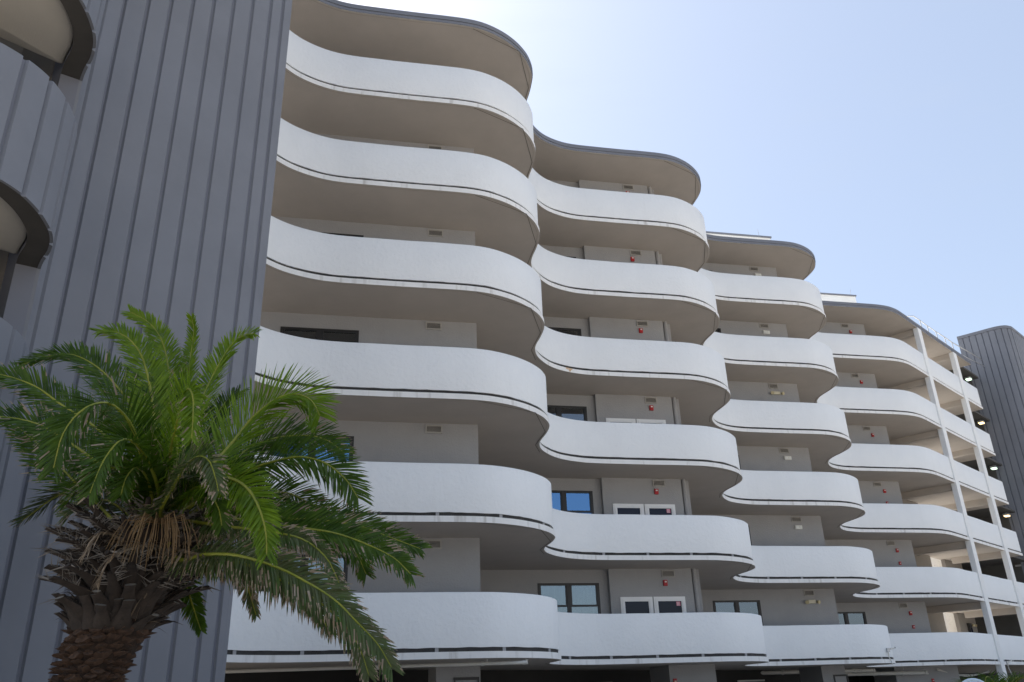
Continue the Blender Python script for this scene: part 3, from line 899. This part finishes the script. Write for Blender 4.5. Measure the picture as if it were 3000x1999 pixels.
# security cameras
def seccam(label, p, rz):
    t_ = thing('security_camera', label, 'camera', 'security cameras', None, p, rz); t_.scale = (.55, .55, .55)
    mb = MB(); mb.obox((0, -0.05, 0), (.11, 0, 0), (0, .05, 0), (0, 0, .12)); mb.build('junction_box', M_STEEL, t_, bevel=0.01)
    mb = MB(); mb.tube([(.1, -.06, .05), (.2, -.12, .06)], 0.02, 8); mb.build('bracket', M_STEEL, t_)
    mb = MB(); mb.tube([(.16, -.1, .07), (.42, -.2, .13)], 0.05, 10); mb.build('camera_body', M_WPLAST, t_, smooth=40)
    mb = MB(); mb.tube([(.42, -.2, .13), (.46, -.215, .14)], 0.045, 10); mb.build('camera_lens', M_BRONZE, t_, smooth=40)
    mb = MB(); mb.tube([(-.02, -.03, -.1), (.0, -.03, -.45), (.06, -.06, -.62), (.1, -.09, -.88)], 0.03, 8); mb.build('cable_conduit', M_PVC, t_, smooth=40)
q = at(2600, 1905, 31.33)
seccam('white security camera on the lowest parapet at the end of the third bay', q, R(20))
q = at(2950, 1942, 39.45)
seccam('security camera low on the first white column, beside the small palm', q, R(30))

# a blue crate behind the slot of the lowest balcony
bc = MB()
for (x0, x1, y0, y1, z0, z1) in ((-.16, .16, -.12, -.10, 0, .3), (-.16, .16, .10, .12, 0, .3), (-.16, -.14, -.10, .10, 0, .3), (.14, .16, -.10, .10, 0, .3), (-.14, .14, -.10, .10, 0, .02), (-.18, .18, -.135, -.121, .27, .3)):
    bc.obox(((x0 + x1) / 2, (y0 + y1) / 2, (z0 + z1) / 2), ((x1 - x0) / 2, 0, 0), (0, (y1 - y0) / 2, 0), (0, 0, (z1 - z0) / 2))
thing('plastic_crate', 'blue plastic crate seen through the slot below the lowest parapet', 'crate', None, bc.mesh('plastic_crate', M_BLUE), (*(Vector((-0.5, 18.05))), Z(6) + SLAB + 0.003), WROT)

# loose cables sagging below the fourth bay
cbm = MB()
for dz, sag in ((0, .22), (0.05, .30), (-.03, .15)):
    a, b_ = at(2745, 1962, 38.9), at(2905, 1966, 40.2)
    cbm.tube([a.lerp(b_, i / 10) + Vector((0, 0, dz - sag * math.sin(math.pi * i / 10))) for i in range(11)], 0.014, 6)
cbo = cbm.build('sagging_cable', M_PVC)
cbo['label'] = 'bundle of pale cables sagging below the lowest slab of the fourth bay'; cbo['category'] = 'cable'

# convex traffic mirror at the bottom edge
mir = thing('convex_mirror', 'round traffic mirror with pale rim at the bottom right edge, beside the small palm', 'mirror', None, None, (8.98, 18.0, 0))
mb = MB(); n = 32
rings = []
for r_, y_ in ((0.0, -0.10), (0.12, -0.092), (0.24, -0.065), (0.34, -0.02)):
    rings.append([Vector((r_ * math.cos(2 * math.pi * i / n), y_, 1.43 + r_ * math.sin(2 * math.pi * i / n))) for i in range(n)])
for i, q in enumerate(rings): mb.v += [tuple(v) for v in q]
for i in range(3):
    for j in range(n): mb.f.append((i * n + j, i * n + (j + 1) % n, (i + 1) * n + (j + 1) % n, (i + 1) * n + j)); mb.m.append(0)
mb.build('mirror_dome', mat('mirror_chrome', (0.7, 0.72, 0.75), 0.05, metal=1.0), mir, smooth=60)
mb = MB()
mb.tube([(0.365 * math.cos(2 * math.pi * i / n), 0, 1.43 + 0.365 * math.sin(2 * math.pi * i / n)) for i in range(n + 1)], 0.03, 8)
mb.build('mirror_rim', mat('pale_blue_rim', (0.55, 0.66, 0.75), 0.5), mir, smooth=50)
mb = MB(); mb.tube([(0, 0.06, 0), (0, 0.06, 1.6)], 0.035, 10); mb.build('mirror_post', M_STEEL, mir, smooth=40)
mb = MB(); mb.prism([Vector((0.34 * math.cos(2 * math.pi * i / n), 0.0)) for i in range(2)] + [Vector((0.3, 0.04)), Vector((-0.3, 0.04)), Vector((-0.34, 0.0))], 1.25, 1.6); mb.build('mirror_back', M_RED, mir)

# ------------------------------------------------------------------ palms
def frond(parent, pts, kind, wl=0.34, spacing=0.0098, up=Vector((0, 0, 1)), vee=16, droop=0.2, bare=0.16, wid=0.0068, tipdry=0.10, twist=0.0, rr=0.016):
    P = resample(catmull([Vector(p) for p in pts], 10), spacing)
    n = len(P)
    tipdry *= {'y': .6, 'g': .8, 'o': 1.0, 'd': 1}[kind]
    main = {'y': M_LEAFY, 'g': M_LEAF, 'o': M_LEAFO, 'd': M_DEAD}[kind]
    mb = MB()
    side0 = None
    for i in range(n):
        s = i / (n - 1)
        t = (P[min(i + 1, n - 1)] - P[max(i - 1, 0)]).normalized()
        b_ = t.cross(up)
        if b_.length < 0.05: b_ = side0 or Vector((1, 0, 0))
        b_.normalize()
        if side0 is not None: b_ = (side0 * 0.85 + b_ * (0.15 if b_.dot(side0) > 0 else -0.15)); b_ = (b_ - t * b_.dot(t)).normalized()
        side0 = b_
        nrm = b_.cross(t).normalized()
        if twist:
            q = Matrix.Rotation(twist * s, 3, t); bb, nn = q @ b_, q @ nrm
        else: bb, nn = b_, nrm
        if s < bare * random.uniform(0.85, 1.1): continue
        prof = min(1.0, 0.35 + (s - bare) * 4.0) * (1 - max(0, (s - 0.55) / 0.45) ** 1.6 * 0.62)
        for sg in (-1, 1):
            ln_ = wl * 1.10 * prof * random.uniform(0.85, 1.08)
            fwd = R(60 - 24 * s + random.uniform(-6, 6))
            ve = R(vee + (10 if i % 2 else -10) + random.uniform(-10, 10))
            d = t * math.cos(fwd) + (bb * sg * math.cos(ve) + nn * math.sin(ve)) * math.sin(fwd)
            d.normalize()
            wv = d.cross(nn if abs(d.dot(nn)) < .9 else bb).normalized()
            wv = (wv + nn * random.uniform(-.5, .5)).normalized() * wid * random.uniform(.8, 1.2)
            base = P[i]
            dr = droop * random.uniform(0.3, 1.7)
            zd = Vector((0, 0, 1))
            p1 = base + d * ln_ * 0.40 - zd * dr * ln_ * 0.06
            p2 = base + d * ln_ * 0.78 - zd * dr * ln_ * 0.28
            p3 = base + d * ln_ - zd * dr * ln_ * 0.50
            p2b = p2.lerp(p3, .5)
            dm = 1 if random.random() < tipdry * 2.6 else 0
            mb.add([base - wv * .5, base + wv * .5, p1 - wv, p1 + wv, p2 - wv * .75, p2 + wv * .75, p2b - wv * .42, p2b + wv * .42, p3], [(0, 2, 3, 1), (2, 4, 5, 3), (4, 6, 7, 5)])
            o = len(mb.v)
            mb.f.append((o - 3, o - 1, o - 2)); mb.m.append(dm)
            if dm and random.random() < tipdry * 1.6: mb.m[-2] = 1
            if dm and random.random() < tipdry * 0.5: mb.m[-3] = 1
    fo = mb.build('frond', [main, M_TIP], parent)
    rb = MB(); Q = resample(P, 0.06)
    rb.tube(Q, [rr * (1.6 - 1.35 * (i / (len(Q) - 1)) ** 0.7) for i in range(len(Q))], 6)
    rb.build('midrib', M_RACHIS if kind != 'd' else M_TIP, fo, smooth=60)
    return fo

PY = 6.6
palm = thing('palm_tree', 'big date palm with arching green fronds and scaly trunk in front of the grey tower', 'palm')
heart = at(470, 1540, PY)
base = at(287, 1995, PY); base = Vector((base.x - 0.02, PY, 0)) + Vector((-0.18, 0, 0))
vis = at(287, 1990, PY)
vis = vis - Vector((0.075, 0, 0))
axis = [Vector((vis.x - 0.10, PY, 0)), Vector((vis.x - 0.06, PY, 0.8)), vis, vis.lerp(heart, 0.35), heart.lerp(vis, 0.25), heart + Vector((0, 0, .05))]
ax_ = resample(catmull(axis, 10), 0.06)
na = len(ax_)
def trad(z):
    f = z / heart.z
    return 0.225 - 0.008 * f + 0.085 * max(0, min(1, (f - 0.60) / 0.22)) * (1 if f < .9 else max(0.4, 1 - (f - .9) * 5)) + (0.12 * max(0, .15 - f) / .15)
mb = MB(); mb.tube(ax_, [trad(p.z) - 0.03 for p in ax_], 28)
for i, v in enumerate(mb.v):
    v = Vector(v); c0 = min(ax_, key=lambda q: (q - v).length)
    d = v - c0; k_ = 1 + 0.10 * noise.noise(v * 9) + 0.05 * noise.noise(v * 25)
    mb.v[i] = tuple(c0 + d * k_)
trunk = mb.build('trunk', M_BARK, palm, smooth=80)
def axis_at(z):
    for a, b_ in zip(ax_, ax_[1:]):
        if b_.z >= z: return a.lerp(b_, (z - a.z) / max(1e-6, b_.z - a.z))
    return ax_[-1]
# bark scales: diamond leaf scars, one mesh shared by all
def scale_mesh(seed):
    rnd = random.Random(seed)
    mb = MB()
    out = [(-.085, 0, 0.0), (-.05, 0, .028), (0, 0, .042), (.05, 0, .026), (.085, 0, 0), (.045, 0, -.03), (0, 0, -.045), (-.05, 0, -.03)]
    out = [(x * rnd.uniform(.85, 1.15), 0.03, z * rnd.uniform(.85, 1.15)) for x, _, z in out]
    mid = [(x * .7 + rnd.uniform(-.006, .006), -0.022 + rnd.uniform(-.012, .008) - (0.018 if z < 0 else 0), z * .62 - .008) for x, _, z in out]
    cen = (rnd.uniform(-.01, .01), -0.012, 0.004)
    mb.add(out + mid + [cen], [(i, (i + 1) % 8, 8 + (i + 1) % 8, 8 + i) for i in range(8)] + [(8 + i, 8 + (i + 1) % 8, 16) for i in range(8)])
    return mb.mesh('bark_scale', M_BARK2)
SCM = [scale_mesh(i) for i in range(6)]
row = 0
z = 0.06
zboot = vis.z + 0.36
while z < zboot:
    r_ = trad(z) - 0.015
    nn_ = 14
    for i in range(nn_):
        a = 2 * math.pi * (i + 0.5 * (row % 2)) / nn_ + random.uniform(-.09, .09)
        if z < 1.35 and math.sin(a) > 0.2: continue
        c0 = axis_at(z)
        o = link('bark_scale', random.choice(SCM), palm, c0 + Vector((math.cos(a) * r_, math.sin(a) * r_, random.uniform(-.012, .012))))
        o.rotation_euler = (R(-12 + random.uniform(-14, 10)), random.uniform(-.2, .2), a + math.pi / 2)
        s_ = random.uniform(.65, 1.1) * r_ / .29; o.scale = (s_, random.uniform(.7, 1.7), s_ * random.uniform(.8, 1.3))
    z += 0.054; row += 1
# old leaf bases ("boots") bristling with pale spines below the crown
def boot_mesh(ln_, spines, seed):
    rnd = random.Random(seed)
    mb = MB()
    prof = [(0, .080, .032), (.25, .060, .030), (.55, .040, .024), (.8, .032, .020), (1.0, .036 if not spines else .016, .018)]
    n = 8
    for f, w, d in prof:
        c0 = (0, -0.05 * f - 0.10 * f * f * ln_ / .35, f * ln_)
        for k in range(n):
            a = 2 * math.pi * k / n
            mb.v.append((c0[0] + w * math.cos(a) * rnd.uniform(.93, 1.07), c0[1] + d * math.sin(a), c0[2]))
    for i in range(len(prof) - 1):
        for k in range(n): mb.f.append((i * n + k, i * n + (k + 1) % n, (i + 1) * n + (k + 1) % n, (i + 1) * n + k)); mb.m.append(0)
    mb.f.append(tuple((len(prof) - 1) * n + k for k in range(n))); mb.m.append(0 if spines else 1)
    if spines:
        for q in range(spines):
            f = rnd.uniform(.5, 1.0); sg = rnd.choice((-1, 1))
            p = Vector((sg * .035, -0.05 * f - .10 * f * f * ln_ / .35, f * ln_))
            d = Vector((sg * rnd.uniform(.5, 1.2), rnd.uniform(-.8, .3), rnd.uniform(.2, 1.0))).normalized() * rnd.uniform(.06, .15)
            mb.add([p + Vector((0, 0, .006)), p - Vector((0, 0, .006)), p + Vector((0, -.006, 0)), p + d], [(0, 1, 3), (1, 2, 3), (2, 0, 3)], 2)
    return mb.mesh('leaf_base', [M_BOOT, M_CUT, M_SPINE], smooth=50)
BM_S = [boot_mesh(.20, 0, i) for i in range(3)]
BM_M = [boot_mesh(.30, 14, i + 10) for i in range(4)]
BM_L = [boot_mesh(.42, 22, i + 20) for i in range(4)]
z = zboot - 0.02; row = 0
while z < heart.z - 0.10:
    f = (z - zboot) / (heart.z - zboot)
    nn_ = 15
    for i in range(nn_):
        a = 2 * math.pi * (i + .5 * (row % 2)) / nn_ + random.uniform(-.16, .16)
        c0 = axis_at(min(z, heart.z)); r_ = trad(z) - 0.03 - 0.10 * max(0, f - .6)
        ms = BM_S if f < .16 else (BM_M if f < .5 else BM_L)
        o = link('leaf_base', random.choice(ms), palm, c0 + Vector((math.cos(a) * r_, math.sin(a) * r_, 0)))
        tilt = R(24 + 22 * f + random.uniform(-18, 18))
        o.rotation_euler = (tilt, random.uniform(-.15, .15), a + math.pi / 2)
        s_ = random.uniform(.75, 1.1); o.scale = (s_ * (1.15 - .35 * min(1, f * 1.6)), s_ * 1.2, s_ * random.uniform(.8, 1.35))
    z += 0.065; row += 1

def F(kind, pts, **kw):
    """points: (px, py, depth) in the photograph's pixels"""
    u_ = kw.get('up', Vector((0, -.5, 1)))
    kw['up'] = Vector((u_.x * .6, -1.0, u_.z * .55))
    frond(palm, [heart + Vector((random.uniform(-.05, .05), random.uniform(-.05, .05), random.uniform(-.06, .06)))] + [at(*p) for p in pts], kind, **kw)
# rising and arching fronds, back to front
F('g', [(430, 1270, 6.9), (325, 1113, 7.1), (230, 1045, 7.15), (150, 1043, 7.15), (61, 1070, 7.1)], wl=.29, up=Vector((.3, -.35, 1)))
F('g', [(330, 1300, 6.5), (168, 1178, 6.4), (96, 1129, 6.3), (0, 1098, 6.2), (-90, 1095, 6.1)], wl=.26, up=Vector((.3, -.35, 1)), tipdry=.2)
F('g', [(300, 1370, 6.3), (153, 1266, 6.1), (88, 1236, 6.0), (0, 1222, 5.9), (-80, 1235, 5.8)], wl=.24, up=Vector((.3, -.4, 1)), tipdry=.25)
F('y', [(455, 1240, 6.9), (425, 1071, 7.2), (390, 1006, 7.3), (352, 978, 7.3), (318, 971, 7.3), (290, 972, 7.25)], wl=.29, up=Vector((.2, -.6, 1)), rr=.02)
F('y', [(500, 1200, 7.1), (490, 1060, 7.5), (470, 990, 7.6), (435, 945, 7.6), (383, 915, 7.55)], wl=.27, up=Vector((.4, -.9, .4)))
F('y', [(535, 1230, 7.0), (551, 1102, 7.4), (562, 1020, 7.6), (568, 968, 7.6), (562, 930, 7.55)], wl=.20, up=Vector((-.5, -.9, .2)))
F('y', [(570, 1230, 7.0), (612, 1125, 7.3), (670, 1021, 7.4), (712, 984, 7.4), (746, 978, 7.35)], wl=.28, up=Vector((-.5, -.5, .8)))
F('g', [(540, 1380, 6.9), (610, 1260, 7.4), (660, 1180, 7.7), (700, 1150, 7.8)], wl=.34, up=Vector((-.2, -.5, 1)))
F('y', [(580, 1410, 6.4), (673, 1308, 6.5), (740, 1226, 6.5), (810, 1170, 6.45), (866, 1156, 6.4), (912, 1174, 6.35), (937, 1218, 6.3)], wl=.42, up=Vector((-.35, -.35, 1)), rr=.02)
F('g', [(610, 1420, 6.8), (726, 1317, 7.0), (814, 1283, 7.0), (906, 1277, 7.0), (964, 1294, 7.0), (1006, 1325, 7.0)], wl=.33, up=Vector((-.2, -.4, 1)), tipdry=.2)
F('g', [(620, 1440, 6.6), (740, 1375, 6.6), (830, 1346, 6.55), (891, 1340, 6.5), (956, 1359, 6.45), (1013, 1405, 6.4), (1048, 1458, 6.4)], wl=.34, up=Vector((-.2, -.45, 1)))
F('g', [(640, 1470, 6.7), (784, 1445, 6.9), (849, 1447, 6.9), (906, 1474, 6.85), (974, 1505, 6.8)], wl=.27, up=Vector((0, -.5, 1)), tipdry=.25)
F('g', [(640, 1500, 6.5), (740, 1495, 6.5), (824, 1519, 6.45), (927, 1524, 6.4), (1044, 1540, 6.35), (1138, 1573, 6.3), (1231, 1608, 6.25)], wl=.27, up=Vector((0, -.45, 1)), tipdry=.22)
F('g', [(630, 1520, 6.3), (760, 1530, 6.2), (862, 1545, 6.1), (974, 1561, 6.05), (1067, 1592, 6.0), (1152, 1634, 5.95), (1203, 1682, 5.95)], wl=.27, up=Vector((0, -.45, 1)), tipdry=.3)
F('g', [(640, 1540, 6.7), (780, 1545, 6.9), (900, 1555, 6.9), (1000, 1590, 6.85), (1044, 1624, 6.8), (1072, 1682, 6.8)], wl=.26, up=Vector((0, -.4, 1)), tipdry=.3)
F('o', [(640, 1540, 6.1), (824, 1564, 6.0), (899, 1587, 5.95), (955, 1634, 5.9), (983, 1685, 5.9), (1007, 1741, 5.9)], wl=.16, up=Vector((0, -.6, 1)), tipdry=.5, droop=.6)
F('o', [(520, 1637, 6.2), (600, 1626, 6.0), (693, 1628, 5.85), (810, 1662, 5.75), (904, 1709, 5.7), (983, 1760, 5.65), (1044, 1821, 5.65), (1105, 1886, 5.65), (1147, 1956, 5.65)], wl=.24, up=Vector((0, -.45, 1)), tipdry=.3, droop=.4)
F('o', [(540, 1640, 6.5), (700, 1650, 6.4), (800, 1690, 6.3), (880, 1727, 6.2), (965, 1788, 6.15), (1021, 1845, 6.15), (1058, 1910, 6.15), (1081, 1980, 6.15)], wl=.22, up=Vector((0, -.45, 1)), tipdry=.35, droop=.4)
F('o', [(560, 1640, 6.7), (720, 1660, 6.8), (850, 1710, 6.8), (920, 1780, 6.75), (969, 1855, 6.75)], wl=.18, up=Vector((0, -.5, 1)), tipdry=.4, droop=.4)
F('o', [(560, 1610, 6.6), (650, 1630, 6.7), (707, 1676, 6.7), (730, 1735, 6.65), (750, 1802, 6.65)], wl=.13, up=Vector((0, -.6, 1)), tipdry=.4, droop=.7)
F('g', [(490, 1610, 6.8), (525, 1670, 7.0), (552, 1736, 7.05), (573, 1801, 7.05), (588, 1845, 7.05)], wl=.16, up=Vector((.6, -.8, .3)), tipdry=.1)
F('o', [(640, 1510, 6.9), (760, 1480, 7.2), (880, 1540, 7.3), (960, 1580, 7.3)], wl=.24, up=Vector((0, -.5, 1)), tipdry=.4)
# fronds reaching towards the camera
F('g', [(430, 1380, 6.1), (385, 1250, 5.8), (333, 1190, 5.6), (283, 1183, 5.45), (230, 1212, 5.35), (184, 1275, 5.3), (157, 1372, 5.3)], wl=.30, up=Vector((.25, -.5, 1)), rr=.02, tipdry=.2)
F('g', [(460, 1420, 6.0), (421, 1330, 5.7), (385, 1292, 5.5), (350, 1293, 5.4), (310, 1340, 5.3), (285, 1390, 5.25), (264, 1445, 5.25)], wl=.26, up=Vector((.2, -.6, 1)), tipdry=.25)
F('y', [(485, 1420, 6.1), (505, 1300, 5.8), (530, 1200, 5.55), (550, 1140, 5.4), (566, 1165, 5.25), (566, 1220, 5.15), (562, 1285, 5.1)], wl=.22, up=Vector((-.3, -.8, .5)), tipdry=.3)
F('o', [(470, 1500, 6.0), (505, 1430, 5.75), (545, 1365, 5.55), (582, 1338, 5.4), (612, 1350, 5.3), (630, 1395, 5.25), (640, 1440, 5.25)], wl=.22, up=Vector((-.2, -.7, 1)), tipdry=.4)
F('y', [(560, 1450, 6.1), (640, 1403, 5.8), (692, 1409, 5.65), (734, 1443, 5.55), (765, 1505, 5.45), (780, 1570, 5.4), (781, 1625, 5.4)], wl=.25, up=Vector((-.1, -.5, 1)), rr=.022)
F('g', [(380, 1560, 6.3), (260, 1454, 6.3), (168, 1358, 6.35), (110, 1300, 6.4), (50, 1250, 6.4)], wl=.30, up=Vector((.3, -.5, 1)), tipdry=.3, bare=.4)
F('g', [(500, 1450, 6.6), (520, 1330, 6.8), (505, 1220, 7.0), (470, 1160, 7.1), (440, 1130, 7.1)], wl=.34, up=Vector((.2, -.7, .8)))
F('o', [(400, 1520, 6.5), (320, 1470, 6.7), (250, 1470, 6.8), (190, 1510, 6.85)], wl=.26, up=Vector((.2, -.5, 1)), tipdry=.3)
F('g', [(450, 1480, 6.2), (430, 1400, 5.9), (400, 1370, 5.75), (370, 1400, 5.65), (355, 1450, 5.6)], wl=.24, up=Vector((.1, -.7, 1)), tipdry=.2)
F('g', [(520, 1490, 6.2), (570, 1430, 6.0), (610, 1440, 5.9), (640, 1490, 5.85), (650, 1540, 5.85)], wl=.22, up=Vector((-.1, -.6, 1)), tipdry=.3)
F('g', [(560, 1480, 6.9), (640, 1400, 7.3), (710, 1360, 7.5), (770, 1370, 7.55)], wl=.30, up=Vector((-.2, -.5, 1)))
for i in range(9):     # short spear leaves and shaded inner fronds
    a = R(200 + 35 * i + random.uniform(-12, 12))
    r_ = random.uniform(.5, .8)
    q = [heart + Vector((0, 0, .0)), heart + Vector((math.cos(a) * r_ * .4, math.sin(a) * r_ * .4, .32)), heart + Vector((math.cos(a) * r_, math.sin(a) * r_, .42 - .25 * random.random())), heart + Vector((math.cos(a) * r_ * 1.4, math.sin(a) * r_ * 1.4, .2 - .4 * random.random()))]
    frond(palm, q, 'g' if i % 3 else 'o', wl=.27, tipdry=.2)
# shaggy brown fibre and torn leaf stalks round the crown base
fb_ = MB()
for i in range(520):
    f = random.random() ** 0.8
    z = zboot + (heart.z + 0.05 - zboot) * f
    a = random.uniform(0, 2 * math.pi)
    r_ = trad(min(z, heart.z)) * random.uniform(.75, 1.0) + 0.10 * f + 0.05
    p = axis_at(min(z, heart.z)) + Vector((math.cos(a) * r_, math.sin(a) * r_, 0)); p.z = z
    d = Vector((math.cos(a + random.uniform(-.5, .5)), math.sin(a + random.uniform(-.5, .5)), random.uniform(-.5, 1.2))).normalized()
    l_ = random.uniform(.05, .20)
    sd_ = d.cross(Vector((random.uniform(-1, 1), random.uniform(-1, 1), random.uniform(-1, 1)))).normalized() * random.uniform(.0025, .007)
    q = p + d * l_ - Vector((0, 0, l_ * l_ * 1.2 * random.random()))
    m_ = p.lerp(q, .5) + Vector((0, 0, l_ * .08))
    fb_.add([p - sd_, p + sd_, m_ + sd_ * .7, m_ - sd_ * .7, q], [(0, 1, 2, 3), (3, 2, 4)], random.choice((0, 0, 0, 1)))
fbo = fb_.build('crown_fibre', [M_BOOT, M_DEAD], palm); fbo['kind'] = 'stuff'
# hanging dry fruit strands
fs_ = MB()
c0 = at(470, 1525, 6.0)
for i in range(52):
    a = random.uniform(0, 2 * math.pi); rr_ = random.uniform(.05, .26)
    top = c0 + Vector((math.cos(a) * rr_, math.sin(a) * rr_ * .6 - .1, -.02 + random.uniform(-.03, .03)))
    end = c0 + Vector((math.cos(a) * rr_ * 1.45, math.sin(a) * rr_ * .9 - .13, -random.uniform(.16, .36)))
    fs_.tube([c0 + Vector((0, 0, -.02)), top + Vector((0, 0, .02)), top.lerp(end, .45) + Vector((math.cos(a) * .02, 0, 0)), end], [.004, .0035, .003, .002], 4)
fs_.build('fruit_stalk', M_STRAND, palm)
# dead, brown hanging leaf bundle
for q0, q1, q2 in (((380, 1590, 6.2), (300, 1560, 6.0), (250, 1620, 5.95)), ((420, 1600, 6.1), (330, 1630, 5.9), (290, 1700, 5.9)), ((560, 1620, 6.1), (650, 1640, 6.0), (700, 1700, 6.0)), ((540, 1590, 6.4), (620, 1570, 6.3), (690, 1610, 6.3))):
    frond(palm, [heart + Vector((0, 0, -.15)), at(*q0), at(*q1), at(*q2)], 'd', wl=.16, spacing=.02, droop=1.2, tipdry=1)

p2 = thing('palm_tree', 'small bushy palm whose dark green crown just shows at the bottom right corner', 'palm', None, None, (10.9, 20.6, 0))
mb = MB(); mb.tube([(0, 0, 0), (0.03, 0, .6), (0, 0, 1.15)], [.2, .17, .12], 12); mb.build('trunk', M_BARK, p2, smooth=60)
for i in range(20):
    a = 2 * math.pi * i / 20 + random.uniform(-.2, .2)
    l_ = random.uniform(.75, 1.15); h_ = random.uniform(.25, .7)
    frond(p2, [(0, 0, 1.1), (math.cos(a) * l_ * .35, math.sin(a) * l_ * .35, 1.15 + h_ * .8), (math.cos(a) * l_ * .75, math.sin(a) * l_ * .75, 1.15 + h_), (math.cos(a) * l_ * 1.1, math.sin(a) * l_ * 1.1, 1.1 + h_ * .5)], 'g', wl=.32, spacing=.03, tipdry=.05, bare=.1)
